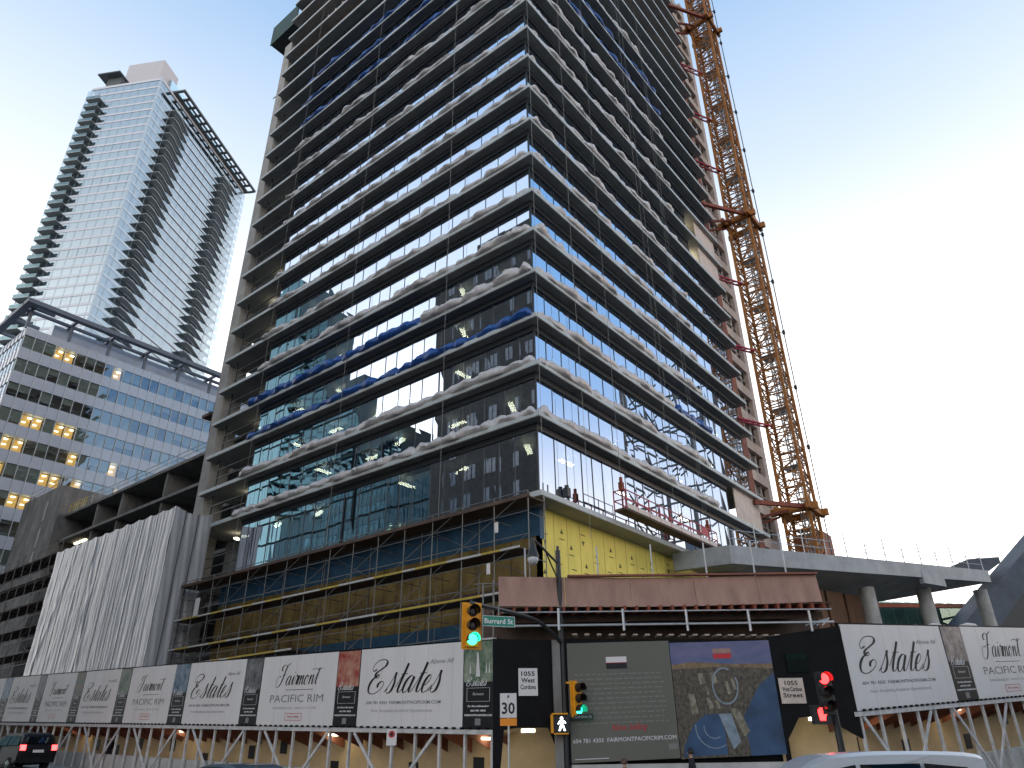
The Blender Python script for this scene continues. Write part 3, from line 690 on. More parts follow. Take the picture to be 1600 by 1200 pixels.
mast(cr, 36.4, -1.5, 1.08, 12.6, 102, 'orange', 2.6, leg=.03, br=.05, name='inner_brace', sec=4)
lb = MB(); z = 12
for a in (-.35, .35): lb.beam((37.0+a, -2.0, 12), (37.0+a, -2.0, 102), .09, .09)
while z < 102: lb.beam((36.65, -2.0, z), (37.35, -2.0, z), .05, .05); z += .5
z = 13
while z < 100:
    lb.box(36.2, 37.8, -2.3, -.7, z, z+.06); z += 5.8
    
lb.build('ladder', 'galv', cr)
mast(cr, 37.0, -1.9, .42, 12, 102, 'galv', .8, leg=.05, br=.03, name='hoist_mast', sec=14)
for zc in (20.3, 52.5, 84.5):
    kb = MB(); o = 1.35
    for s in (-1, 1):
        kb.beam((36.4-2.2, -1.5+s*o, zc), (36.4+2.0, -1.5+s*o, zc), .35, .6); kb.beam((36.4+s*o, -1.5-2.0, zc), (36.4+s*o, -1.5+2.1, zc), .35, .6)
    kb.build('collar', 'orange', cr)
    kb = MB(); kb.beam((35.0, -2.6, zc), (30.2, .2, zc-.2), .3, .35); kb.beam((35.0, -1.0, zc), (31.6, 1.0, zc-1.2), .2, .2); kb.beam((35.3, 0, zc-.4), (32.0, 2.0, zc-1.8), .2, .2)
    kb.build('tie_beam', 'rust', cr)
for zc in (28.5, 36.5, 44.5, 60, 68, 76):
    kb = MB()
    for dx in (0, .5): kb.beam((35.6, -.9+dx, zc), (31.8, .9+dx, zc+.1), .12, .14)
    for k in range(5): kb.beam((35.3-k*.7, -.75+k*.33, zc), (34.9-k*.7, -.2+k*.3, zc+.05), .06, .06)
    kb.build('tie_frame', 'magenta', cr)
cb = MB(); cb.tube((37.9, -3.0, 12), (37.9, -3.0, 102), .05, 6)
z = 14
while z < 100: cb.box(37.78, 38.02, -3.12, -2.88, z, z+.4); cb.beam((37.5, -2.6, z+.2), (37.9, -3.0, z+.2), .06, .06); z += 6.2
cb.build('power_cable', 'black', cr)

# ------------------------------------------------------------------ terrace structure on the right
e = V3(.95369347, -.30078025, 0); nn = V3(.30078025, .95369347, 0)
A = V3(-.2, -12.75, 0)
def T(s, off, z): p = A + e*s + nn*off; return V3(p.x, p.y, z)
M['tfascia'] = mat('terrace_fascia', (.26, .28, .3), .65, var=.22, scale=.8, detail=7, bump=.1)
ter = thing('terrace_structure', (15, -3, 0), 'grey concrete terrace deck on round columns right of the yellow wall', 'terrace')
OF = 14.0
def s_of(x, off): return (x - A.x - nn.x*off)/e.x
s0, s1 = s_of(15.4, OF), s_of(47.2, OF)
za, zb_ = 13.05, 15.3
def tz(s): return za + (zb_-za)*(s-s0)/(s1-s0)
fb = MB(); fb.hexa([T(s0, OF, tz(s0)-1.15), T(s1, OF, tz(s1)-1.0), T(s1, OF+.4, tz(s1)-1.0), T(s0, OF+.4, tz(s0)-1.15), T(s0, OF, tz(s0)), T(s1, OF, tz(s1)), T(s1, OF+.4, tz(s1)), T(s0, OF+.4, tz(s0))])
sm = s_of(36.5, OF); fb.hexa([T(sm, OF-.06, tz(sm)-1.5), T(sm+3.2, OF-.06, tz(sm)-1.45), T(sm+3.2, OF+.3, tz(sm)-1.45), T(sm, OF+.3, tz(sm)-1.5), T(sm, OF-.06, tz(sm)-.5), T(sm+3.2, OF-.06, tz(sm)-.4), T(sm+3.2, OF+.3, tz(sm)-.4), T(sm, OF+.3, tz(sm)-.5)])
p = T(s0, OF, 0); fb.hexa([(p.x, p.y, 11.9), (p.x-.6, .6, 11.9), (p.x-.2, .8, 11.9), (p.x+.4, p.y+.2, 11.9), (p.x, p.y, 13.04), (p.x-.6, .6, 13.04), (p.x-.2, .8, 13.04), (p.x+.4, p.y+.2, 13.04)])
fb.build('fascia', 'tfascia', ter)
q = T(s1, OF+.4, 0); q2 = T(s1, OF+18, 0); p = T(s0, OF+.4, 0)
MB().prism([V3(p.x, p.y, 12.0), V3(q.x, q.y, 14.3), V3(q2.x, q2.y, 14.3), V3(33.5, 8, 12.0), V3(33.5, -.05, 12.0), V3(15.6, -.05, 12.0)], (0, 0, .5)).build('deck_slab', 'soffit', ter)
for xx, uu_ in ((24, 1358), (35, 1447), (45, 1536)):
    ry = fw + rt*((uu_-800)/1118.26) - up*((940-600)/1118.26); k_ = ((A+nn*(OF+1.6)-EYE).dot(nn))/ry.dot(nn); c = EYE+ry*k_; MB().lathe((c.x, c.y, 0), [(.55, 0), (.55, 14.0 if xx > 40 else 13.2 if xx > 30 else 12.4)], 20).build('column', 'concrete', ter, smooth=False)
rl = MB()
for k in range(14):
    s = s0+.5+k*(s1-s0-.6)/13; rl.tube(T(s, OF+.3, tz(s)), T(s, OF+.3, tz(s)+(1.75 if k % 2 else 1.2)), .04, 5)
for h in (.55, 1.1): rl.tube(T(s0+.5, OF+.3, tz(s0)+h), T(s1-.1, OF+.3, tz(s1)+h), .03, 5)
rl.build('guard_rail', 'galv', ter)
bl = MB(); bl.box(17.5, 20.5, -1.6, .8, 8.6, 11.6).build('duct_box', 'concrete', ter)
bd = thing('glass_hall', (40, 2, 0), 'dim glazed hall with an orange band behind the terrace columns', 'building')
wl = MB(); wl.hexa([T(24, 27, 0), T(104, 27, 0), T(104, 28, 0), T(24, 28, 0), T(24, 27, 13), T(104, 27, 19.5), T(104, 28, 19.5), T(24, 28, 13)]); wl.build('wall', 'oroom', bd)
M['hglass'] = glass('hall_glass', (.4, .55, .52), (.3, .4, .37), .05, fmax=.35)
g = MB()
for k in range(36): s = 24+k*2.2; g.poly([T(s, 26, 7.5), T(s+2.15, 26, 7.5), T(s+2.15, 26, 13.2+(s-24)*.075), T(s, 26, 13.2+(s-24)*.075)])
g.build('window_band', 'hglass', bd)
ob = MB(); ob.hexa([T(24, 25.7, 12.2), T(104, 25.7, 19.0), T(104, 26, 19.0), T(24, 26, 12.2), T(24, 25.7, 12.6), T(104, 25.7, 19.4), T(104, 26, 19.4), T(24, 26, 12.6)])
ob.build('orange_band', 'rust', bd)
lm = MB()
for s, z in ((30, 10.5), (36, 11.6), (44, 12.0)): lm.beam(T(s, 26.4, z), T(s+1.6, 26.4, z), .12, .1)
lm.build('strip_lamp', 'lamp', bd)
M['fbrown'] = mat('formwork_brown', (.11, .055, .03), .8, var=.35, scale=1.5, stretch=(1, 1, .2))
tp = thing('brown_formwork_wall', (20, -5, 0), 'brown timber formwork panels standing under the terrace behind the canopy', 'formwork')
for k, (s, w_) in enumerate(((23.2, 1.4), (24.9, 2.0), (27.2, 1.9))):
    c = MB(); c.hexa([T(s, 16.5, 0), T(s+w_, 16.5, 0), T(s+w_, 17, 0), T(s, 17, 0), T(s, 16.5, 12), T(s+w_, 16.5, 12), T(s+w_, 17, 12), T(s, 17, 12)]); c.build('panel', 'fbrown', tp)
sh = MB(); sh.box(39.5, 42.0, -2.2, .5, 14.2, 19.2).build('site_hut', 'redcol', label='brown site hut box on the terrace at the foot of the crane', cat='hut')
# big diagonal steel stair / beam at the far right
dg = thing('sloping_steel_roof', (62, -10, 0), 'dark blue-grey sloping steel beam structure at the far right edge', 'structure')
M['dsteel'] = mat('dark_blue_steel', (.07, .083, .105), .6, var=.25, scale=.6, spec=.2)
mb = MB(); mb.prism([V3(54.5, -2.6, 6.4), V3(57.5, -6.3, 6.4), V3(63.6, -14, 15.75), V3(72, -24.6, 26.2), V3(72, -24.5, 30.0), V3(64.5, -15.06, 19.85)], (3.0, 2.4, 0)); mb.build('beam', 'dsteel', dg)
mb = MB(); mb.prism([V3(57, -5.6, 4), V3(76, -29, 4), V3(76, -29, 28), V3(61.5, -11.2, 13.4)], (3.4, 2.7, 0)); mb.build('infill_wall', 'black', dg)
mb = MB(); mb.prism([V3(61.9, -10.8, 17.4), V3(63.5, -12.8, 18.9), V3(63.5, -12.8, 19.5), V3(61.4, -10.2, 19.3), V3(61.4, -10.2, 18.2)], (4, 3.2, 0)); mb.build('landing', 'dsteel', dg)

# ------------------------------------------------------------------ hoarding signs on the left
HX = -8.0
def hz(y): return 2.52 + .0355*y
SL = V3(0, -1, -.0355)
def lframe(yl): return Frame((HX, yl, hz(yl)), SL, ZZ, (-1, 0, 0))
SH = 2.74
PICS = [((.03, .1, .05), (.3, .33, .25)), ((.3, .02, .02), (.5, .3, .2)), ((.03, .03, .035), (.2, .2, .2)), ((.02, .08, .15), (.25, .3, .35)), ((.03, .1, .06), (.25, .25, .22)), ((.02, .12, .14), (.2, .12, .08)), ((.02, .04, .05), (.2, .2, .22)), ((.02, .1, .22), (.2, .3, .4)), ((.1, .08, .08), (.35, .3, .28))]
PM = [mat('panel_picture_%s' % 'abcdefghi'[i], a, .5, var=0.1, c2=b, scale=2.6, detail=3) for i, (a, b) in enumerate(PICS)]
def word_len(wd): return sum(SCRIPT[c][0] for c in wd)
def estates(F, W, o, small=1):
    mb = MB(); s = W*.70/word_len('Estates')*.94; kv = min(1, 5.5/W); script_word(mb, Frame(F.O+F.V*(SH*.42*(1-kv)), F.U, F.V*kv, F.N), 'Estates', W*.13, SH*.42, s, thick=.19, thin=.045); mb.build('estates_lettering', 'ink', o)
    mb = MB(); text_mesh(mb, F, 'Above All', W*.70, SH*.76, .22, W*.22, shear=.3); mb.build('tagline_lettering', 'grey_ink', o)
    mb = MB(); text_mesh(mb, F, '604 781 4303  FAIRMONTPACIFICRIM.COM', W*.09, SH*.285, .15, W*.72, bold=.002); mb.build('contact_lettering', 'grey_ink', o)
    mb = MB(); text_mesh(mb, F, 'Now Accepting Exclusive Appointments', W*.14, SH*.19, .15, W*.6, shear=.35); mb.build('appointment_lettering', 'light_ink', o)
def serif(mb, F, s, u, v, h, width):
    text_mesh(mb, F, s, u, v, h*1.38, width, center=True)
def fairmont(F, W, o):
    mb = MB(); s = W*.56/(word_len('FairmonT')*1.0); script_word(mb, F, 'FairmonT', W*.24, SH*.57, s*.98, thick=.2, thin=.05, slant=.3)
    text_mesh(mb, F, '', 0, 0, .1); fbox(mb, F, W*.36, W*.72, SH*.498, SH*.505, .006, .008); mb.build('fairmont_lettering', 'ink', o)
    mb = MB(); serif(mb, F, 'PACIFIC RIM', W*.51, SH*.33, .3, W*.7); mb.build('name_lettering', 'grey_ink', o)
    mb = MB(); serif(mb, F, 'RESIDENCES  VANCOUVER', W*.5, SH*.235, .085, W*.58); mb.build('place_lettering', 'light_ink', o)
    mb = MB(); text_mesh(mb, F, 'Now Selling', W*.5, SH*.118, .13, W*.16, shear=.3, center=True)
    for a, b, c, d in ((.39, .61, .08, .086), (.39, .61, .172, .178), (.39, .394, .08, .178), (.606, .61, .08, .178)): fbox(mb, F, W*a, W*b, SH*c, SH*d, .005, .008)
    mb.build('selling_lettering', 'red_ink', o)
def dark(F, W, o, k):
    mb = MB(); fbox(mb, F, .02, W-.02, SH*.52, SH-.02, .002, .006); mb.build('picture', PM[k], o)
    if k == 0:
        mb = MB(); mb.prism([F.p(W*.42, SH*.58, .007), F.p(W*.56, SH*.58, .007), F.p(W*.5, SH*.86, .007), F.p(W*.46, SH*.86, .007)], F.N*.003)
        for q in (.2, .74, .84): mb.prism([F.p(W*q, SH*.62, .007), F.p(W*(q+.05), SH*.62, .007), F.p(W*(q+.03), SH*.76, .007)], F.N*.003)
        mb.build('fountain_picture', 'sign', o)
    mb = MB(); s = W*.62/word_len('Estates'); script_word(mb, F, 'Estates', W*.14, SH*.475, s, thick=.22, thin=.09)
    text_mesh(mb, F, 'Fairmont', W*.5, SH*.37, .12, W*.36, shear=.3, center=True)
    for a, b, c, d in ((.12, .88, .3, .303), (.12, .88, .45, .453), (.12, .13, .3, .453), (.87, .88, .3, .453)): fbox(mb, F, W*a, W*b, SH*c, SH*d, .004, .006)
    text_mesh(mb, F, 'For More Information', W*.5, SH*.24, .075, W*.7, shear=.3, center=True, bold=.003)
    text_mesh(mb, F, '604 781 4303', W*.5, SH*.19, .075, W*.5, center=True, bold=.003)
    text_mesh(mb, F, 'FAIRMONTPACIFICRIM.COM', W*.5, SH*.14, .075, W*.9, center=True, bold=.003)
    mb.build('white_lettering', 'white_ink', o)
    mb = MB(); fbox(mb, F, W*.4, W*.58, SH*.04, SH*.115, .003, .006); mb.build('seal', 'grey_ink', o)
def panel(F, W, kind, label, cat, group, k=0):
    t = thing('hoarding_panel' if kind != 'D' else 'picture_panel', F.p(W/2, 0, 0), label, cat, group)
    mb = MB(); fbox(mb, F, 0, W, 0, SH, -.05, 0); mb.build('board', 'sign' if kind != 'D' else 'dark_panel', t)
    if kind != 'D':
        mb = MB(); k_ = 1.22
        while k_ < W-.3: fbox(mb, F, k_, k_+.008, 0, SH, .0005, .002); k_ += 1.22
        mb.build('board_seam', 'light_ink', t)
    if kind == 'E': estates(F, W, t)
    elif kind == 'F': fairmont(F, W, t)
    else: dark(F, W, t, k)
    return t
edges = [(3.1, -2.32, 'E'), (9.66, 4.48, 'F'), (15.87, 10.99, 'E'), (21.91, 17.25, 'F'), (27.63, 23.17, 'E'), (33.24, 28.83, 'F'), (38.9, 34.32, 'E'), (45.0, 40.2, 'F')]
wl_ = {'E': 'white Estates script board', 'F': 'white Fairmont Pacific Rim board'}
wpos = ['nearest the corner on the left hoarding', 'nearest the corner on the left hoarding', 'second from the corner on the left hoarding', 'second from the corner on the left hoarding', 'third from the corner on the left hoarding', 'third from the corner on the left hoarding', 'farthest away on the left hoarding', 'farthest away at the left edge']
for i, (yl, yr_, k) in enumerate(edges):
    panel(lframe(yl-.02), yl-yr_-.04, k, wl_[k]+' '+wpos[i], 'sign board', 'white boards on the left hoarding')
dk = [-2.32] + [e_[0] for e_ in edges]; de = [-3.68] + [e_[1] for e_ in edges]
dl = ['dark panel with a fountain picture at the corner end of the left hoarding', 'dark panel with a red interior picture on the left hoarding', 'dark panel with a grey picture, third from the corner, left hoarding', 'dark panel with a blue sky picture, fourth from the corner, left hoarding', 'dark panel with a green picture, fifth from the corner, left hoarding', 'dark panel with a teal picture, sixth from the corner, left hoarding', 'dark panel with a dim picture, seventh from the corner, left hoarding', 'dark panel with a bright blue picture near the left edge']
prs = [(-2.32, -3.68)] + [(edges[i+1][1], edges[i][0]) for i in range(7)]
for i, (yl, yr_) in enumerate(prs):
    panel(lframe(yl-.01), yl-yr_-.02, 'D', dl[i], 'picture panel', 'dark panels on the left hoarding', i)
def walkway(name, F, L, labels, lamp_u, n0=0, vphase=2.05, base=-2.4, post0=.1):
    """covered pavement walkway: white timber lattice below the boards, plywood wall behind, barrier, lamps"""
    t = thing(name, F.p(L/2, base, -1), labels, 'covered walkway')
    mb = MB(); fbox(mb, F, -.1, L+.1, -.16, -.02, -.35, .06); mb.build('top_beam', 'white_wood', t)
    mb = MB(); fbox(mb, F, 0, L, -.02, .0, -.35, .03)
    k = 0.2
    while k < L: fbox(mb, F, k, k+.12, -.018, .05, .03, .10); k += .36
    mb.build('bolt_rail', 'blackwall', t)
    u = post0
    while u < L and u < 118*1.2:
        mb = MB(); fbox(mb, F, u-.045, u+.045, base, -.16, -.09, .0); mb.build('post', 'white_wood', t)
        if u < 40: mb = MB(); mb.prism([F.p(u+.05, -.17, -1.75), F.p(u+.05, -.17, -.1), F.p(u+.05, -.75, -1.75)], F.U*.04); mb.build('gusset', 'redcol', t)
        u += 1.17
    c = vphase
    while c < L:
        for s in (-1, 1):
            if 0 <= c+s*2.1 <= L:
                mb = MB(); mb.beam(F.p(c+s*2.1, -.18, .03), F.p(c+s*.05, base+.25, .03), .10, .05, upv=tuple(F.N)); mb.build('diagonal', 'white_wood', t)
        c += 5.75
    mb = MB(); fbox(mb, F, -.3, L, base, -.1, -1.9, -1.85); mb.build('plywood_wall', 'cream', t)
    mb = MB(); fbox(mb, F, -.1, L, -.1, -.02, -1.9, -.36); mb.build('roof_deck', 'cream', t)
    mb = MB(); fbox(mb, F, 0, L, base, base+.95, -.45, -.2); mb.build('barrier', 'barrier', t)
    mb = MB(); fbox(mb, F, -.06, L, .0, SH+.06, -.16, -.055); mb.build('board_backing', 'blackwall', t)
    rg = random.Random(9); u = 2.0
    while u < min(L, 46): 
        v = -1.5+rg.uniform(-.3, .5); mb = MB(); fbox(mb, F, u, u+.5, v, v+.55, -1.85, -1.83); mb.build('viewing_hole', 'black', t); u += rg.uniform(2.2, 5)
    for u in lamp_u:
        mb = MB(); fbox(mb, F, u, u+.5, -.32, -.24, -1.2, -.9); mb.build('soffit_lamp', 'lamp', t)
    return t
LL = 56.0
FL = lframe(LL-4.1+.1)
FLr = Frame((HX, -3.68, hz(-3.68)), (0, 1, .0355), ZZ, (-1, 0, 0))
walkway('covered_walkway', FLr, 56, 'white timber lattice walkway under the left hoarding boards', (1.0, 9, 21, 33), vphase=4.7)
fr = MB(); fbox(fr, FLr, -.08, -.0, -.05, SH+.05, -.06, .05); fbox(fr, FLr, 0, 1.36, SH, SH+.06, -.06, .05); fr.build('white_edge_frame', 'white_wood', label='thin white frame edging the corner end of the left hoarding', cat='frame')

# ------------------------------------------------------------------ corner wall with posters
B0 = V3(-8.6, -4.15, 0); cdv = V3(6.73, -6.6, 0); cl = cdv.length; cu_ = cdv.normalized(); cn_ = V3(-cu_.y, cu_.x, 0)*-1
if cn_.dot(hf) > 0: cn_ = -cn_
CF = Frame(B0, (cu_.x, cu_.y, 0), ZZ, cn_)
def cs(p): return (Vector((p[0], p[1], 0))-B0).dot(cu_)
uL, uM, uR = cs((-6.9, -5.9)), cs((-4.43, -8.37)), cs((-1.95, -10.85))
cw = thing('corner_hoarding', B0, 'black painted corner wall with walkway openings either side of the posters', 'hoarding')
mb = MB()
mb.prism([CF.p(0, 2.35, -.1), CF.p(.35, 2.35, -.1), CF.p(.75, 2.4, -.1), CF.p(1.75, 2.4, -.1), CF.p(1.95, 1.9, -.1), CF.p(1.95, 0, -.1), CF.p(uL, 0, -.1), CF.p(uL, 5.0, -.1), CF.p(0, 5.05, -.1)], cn_*.08)
mb.prism([CF.p(0, 2.35, -.1), CF.p(.35, 2.35, -.1), CF.p(.12, .2, -.1), CF.p(0, .2, -.1)], cn_*.07)
mb.build('black_wall', 'blackwall', cw)
SR = V3(-.2, -12.75, 0); U2 = (SR - CF.p(uR, 0, 0)); U2.z = 0; l2 = U2.length; U2.normalize(); N2 = V3(U2.y, -U2.x, 0)
if N2.dot(hf) > 0: N2 = -N2
RF = Frame(CF.p(uR, 0, 0), U2, ZZ, N2)
mb = MB(); mb.prism([RF.p(0, 0, -.1), RF.p(.15, 0, -.1), RF.p(.15, 2.0, -.1), RF.p(.6, 2.62, -.1), RF.p(1.35, 2.7, -.1), RF.p(l2-.05, 2.0, -.1), RF.p(l2, 2.0, -.1), RF.p(l2, 5.5, -.1), RF.p(0, 5.15, -.1)], N2*.08)
mb.build('black_wall', 'blackwall', cw)
mb = MB(); fbox(mb, CF, uL-.5, uL-.25, 0, 5.0, -.02, .1); mb.build('grey_jamb', 'darkcon', cw)
mb = MB(); fbox(mb, CF, uL, uR, 0, 5.1, -.4, -.3); mb.build('backing_wall', 'blackwall', cw)
mb = MB(); fbox(mb, CF, -.5, uR+3.2, 4.8, 6.35, -2.3, -2.2); mb.build('upper_backing', 'brown', cw)
mb = MB(); fbox(mb, RF, .5, 1.2, 4.0, 4.6, .0, .04); mb.build('window', 'hglass', cw)
for uu, F_, v in ((1.0, CF, 2.28), (1.15, RF, 2.55)):
    mb = MB(); fbox(mb, F_, uu-.05, uu+.35, v, v+.1, -.5, -.2); mb.build('bulkhead_lamp', 'lamp', cw)
# inner plywood of the two openings
mb = MB(); fbox(mb, CF, .2, 2.3, 0, 2.5, -1.6, -1.5); mb.build('plywood_lining', 'cream', cw)
mb = MB(); fbox(mb, RF, -.1, l2+.3, 0, 2.8, -1.3, -1.2); mb.build('plywood_lining', 'cream', cw)
mb = MB(); fbox(mb, CF, uL-.3, uR+.2, 0, 1.36, -.25, -.02); mb.build('low_wall', 'barrier', cw)
# posters
M['poster_grey'] = mat('poster_grey', (.125, .122, .1), .6, var=.06, scale=.5)
M['poster_line'] = mat('poster_line', (.19, .19, .17), .6, var=0)
tilt = .012
GF = Frame(CF.p(uL, 1.40, .03), CF.U + ZZ*.03, ZZ, cn_); GW, GH = uM-uL-.02, 3.5
gp = thing('text_poster', GF.O, 'grey text poster on the black corner wall beside the aerial picture', 'poster', 'posters on the corner wall')
mb = MB(); fbox(mb, GF, 0, GW, 0, GH, -.05, 0); mb.build('board', 'poster_grey', gp)
mb = MB(); fbox(mb, GF, GW*.37, GW*.57, GH*.82, GH*.87, .002, .006, 0); fbox(mb, GF, GW*.37, GW*.57, GH*.815, GH*.82, .002, .006, 2); fbox(mb, GF, GW*.37, GW*.57, GH*.765, GH*.815, .002, .006, 1); mb.build('logo_block', ['sign', 'ink', 'red_ink'], gp)
rg = random.Random(4)
for r in range(11):
    mb = MB()
    v = GH*(.715-.041*r); u = GW*.06
    while u < GW*.9:
        l = rg.uniform(.08, .3); fbox(mb, GF, u, min(u+l, GW*.92), v, v+.035, .002, .005); u += l+.06
    mb.build('text_line', 'poster_line', gp)
mb = MB(); text_mesh(mb, GF, 'Now Selling', GW*.55, GH*.245, .26, GW*.34, shear=.4, center=True); mb.build('red_lettering', 'red_ink', gp)
mb = MB(); text_mesh(mb, GF, '604 781 4303  FAIRMONTPACIFICRIM.COM', GW*.02, GH*.155, .17, GW*.96); fbox(mb, GF, GW*.03, GW*.34, GH*.025, GH*.03, .003, .005); mb.build('white_lettering', 'white_ink', gp)
mb = MB(); fbox(mb, GF, GW*.9, GW*.985, GH*.075, GH*.12, .003, .005); mb.build('seal', 'poster_line', gp)
AF = Frame(CF.p(uM, 1.47, .03), CF.U + ZZ*.03, ZZ, cn_); AW, AH = uR-uM, 3.46
ap = thing('aerial_poster', AF.O, 'aerial city photo poster with blue harbour on the corner wall', 'poster', 'posters on the corner wall')
M['a_sky'] = mat('picture_sky', (.06, .1, .22), .5, var=.1, c2=(.17, .15, .25), scale=.7, stretch=(1, 1, 3))
M['a_city'] = mat('picture_city', (.012, .011, .01), .5, var=.3, c2=(.15, .125, .09), scale=10, detail=9, stretch=(1, 1, .8))
M['a_far'] = mat('picture_far', (.12, .08, .045), .5, var=.2, c2=(.27, .18, .1), scale=5)
M['a_sea'] = mat('picture_sea', (.01, .035, .085), .45, var=.35, c2=(.04, .1, .21), scale=.6)
M['a_pale'] = mat('picture_pale', (.2, .25, .3), .5, var=.3, scale=4)
M['a_build'] = mat('picture_tower', (.2, .18, .13), .5, var=.6, scale=7)
mb = MB(); fbox(mb, AF, 0, AW, 0, AH, -.05, 0); mb.build('board', 'dark_panel', ap)
def pic(name, pts, m, w=.004):
    mb = MB(); mb.prism([AF.p(AW*x, AH*y, w) for x, y in pts], cn_*.001); return mb.build(name, m, ap)
pic('sky_picture', [(0, .8), (1, .78), (1, 1), (0, 1)], 'a_sky', .003)
pic('far_city_picture', [(0, .72), (1, .72), (1, .785), (.6, .79), (.2, .82), (0, .8)], 'a_far', .0045)
pic('city_picture', [(0, 0), (.72, 0), (.7, .3), (.78, .5), (1, .66), (1, .74), (.5, .77), (0, .76)], 'a_city', .006)
pic('sea_picture', [(.66, 0), (1, 0), (1, .7), (.84, .6), (.74, .47), (.64, .33)], 'a_sea', .0075)
arc = [(.12+.16*(1-math.cos(t))*.9, .3-.2*math.sin(t)) for t in [k*.3 for k in range(0, 6)]]
pic('bay_picture', [(.03, .02), (.44, .02), (.44, .2), (.4, .36), (.28, .36), (.15, .28), (.1, .2), (.04, .1)], 'a_sea', .0075)
pic('pier_picture', [(.4, .36), (.52, .36), (.58, .12), (.5, .06)], 'a_pale', .009)
pic('pier_edge_picture', [(.52, .4), (.6, .4), (.68, .2), (.62, .16)], 'a_build', .009)
for (x, y, w_, h_) in ((.13, .36, .1, .18), (.3, .4, .07, .1), (.38, .4, .05, .08), (.24, .62, .08, .1), (.36, .62, .09, .1), (.5, .52, .05, .12), (.56, .56, .05, .1), (.3, .52, .03, .08)):
    w_ *= .6; pic('building_picture', [(x+.02, y), (x+w_+.02, y+.01), (x+w_, y+h_), (x, y+h_)], 'a_build', .0085)
mb = MB(); c = (.5, .6); N_ = 40
for k in range(N_):
    a, b = 2*math.pi*k/N_, 2*math.pi*(k+1)/N_
    if .35 < (a % 6.28) < 1.0: continue
    mb.poly([AF.p(AW*(c[0]+.115*math.cos(a)), AH*(c[1]+.15*math.sin(a)), .011), AF.p(AW*(c[0]+.115*math.cos(b)), AH*(c[1]+.15*math.sin(b)), .011), AF.p(AW*(c[0]+.128*math.cos(b)), AH*(c[1]+.165*math.sin(b)), .011), AF.p(AW*(c[0]+.128*math.cos(a)), AH*(c[1]+.165*math.sin(a)), .011)])
for rr_ in (.09, .17):
    for k in range(16):
        a, b = math.pi*(.95+k*.045), math.pi*(.95+(k+1)*.045)
        mb.poly([AF.p(AW*(.34+rr_*math.cos(a)), AH*(.25+rr_*math.sin(a)), .011), AF.p(AW*(.34+rr_*math.cos(b)), AH*(.25+rr_*math.sin(b)), .011), AF.p(AW*(.34+(rr_+.008)*math.cos(b)), AH*(.25+(rr_+.008)*math.sin(b)), .011), AF.p(AW*(.34+(rr_+.008)*math.cos(a)), AH*(.25+(rr_+.008)*math.sin(a)), .011)])
mb.build('ring_picture', 'a_pale', ap)
mb = MB(); fbox(mb, AF, AW*.42, AW*.6, AH*.895, AH*.935, .005, .008, 0); fbox(mb, AF, AW*.42, AW*.6, AH*.845, AH*.89, .005, .008, 1); mb.build('logo_block', ['ply', 'red_ink'], ap)

# canopy of formwork over the corner
cp = thing('formwork_canopy', CF.p(5, 5, .5), 'pink plywood fronted formwork canopy hanging over the street corner', 'canopy')
def cw_(s): return .06 - .25*math.sin(math.pi*s/11.4)*0
mb = MB(); n = 5; Pf = []
CA, CBp = V3(-8.49, -4.3, 0), V3(-.4, -12.4, 0)
cdir = (CBp-CA).normalized(); Lc = (CBp-CA).length; cnn = V3(cdir.y, -cdir.x, 0)
if cnn.dot(hf) > 0: cnn = -cnn
def cpt(s, off, z): p = CA + cdir*s + cnn*off; return V3(p.x, p.y, z)
def zb1(s): return 6.08 + .0205*s - .09*math.sin(math.pi*s/Lc)
def zt1(s): return 7.08 + .018*s - .07*math.sin(math.pi*s/Lc)
for k in range(5):
    a, b = Lc*k/5+.008, Lc*(k+1)/5-.008; j = .01*(k % 2)
    mb.hexa([cpt(a, j, zb1(a)), cpt(b, j, zb1(b)), cpt(b, j-.04, zb1(b)), cpt(a, j-.04, zb1(a)), cpt(a, j-.12, zt1(a)), cpt(b, j-.12, zt1(b)), cpt(b, j-.16, zt1(b)), cpt(a, j-.16, zt1(a))])
mb.build('fascia_board', 'ply', cp)
mb = MB(); mb.beam(cpt(2.4, -.08, zt1(2.4)+.03), cpt(Lc, -.08, zt1(Lc)+.03), .2, .06); mb.build('cap_rail', 'redcol', cp)
mb = MB(); a, b = cpt(-.1, -.2, 6.1), cpt(Lc+.4, -.2, 6.35); mb.hexa([cpt(-.1, -.05, 6.02), cpt(Lc+.4, -.05, 6.27), cpt(Lc+.4, -4.2, 6.5), cpt(-.1, -4.2, 6.3), cpt(-.1, -.05, 6.07), cpt(Lc+.4, -.05, 6.32), cpt(Lc+.4, -4.2, 6.6), cpt(-.1, -4.2, 6.4)]); mb.build('deck', 'deckm', cp)
jo = MB(); s = .1
while s < Lc+.4: jo.beam(cpt(s, .06, 5.92+.0215*s), cpt(s, -4.2, 6.1+.0215*s), .09, .2); s += .42
jo.build('joist', 'rust', cp)
jb = MB(); jb.beam(cpt(0, -.8, 5.75), cpt(Lc+.3, -.8, 6.0), .12, .22); jb.beam(cpt(0, -2.9, 5.7), cpt(Lc+.3, -2.9, 5.95), .12, .22); jb.build('bearer', 'deckm', cp)
pb = MB(); pb.tube(cpt(.1, .1, 5.42), cpt(Lc+.2, .1, 5.62), .04, 6); pb.tube(cpt(.1, .1, 5.85), cpt(Lc+.2, .1, 6.05), .025, 6)
for s in (2.0, 4.2, 6.4, 8.6, 10.8): pb.tube(cpt(s, .1, 5.3), cpt(s, .1, 6.0), .045, 6); pb.tube(cpt(s, .1, 5.5), cpt(s+.3, -.6, 5.7), .03, 5)
for k in range(4): pb.tube(cpt(10.6+k*.2, .1, 5.5), cpt(11.5, -.5+k*.2, 5.75), .025, 5)
pb.build('pipe_frame', 'galv', cp)
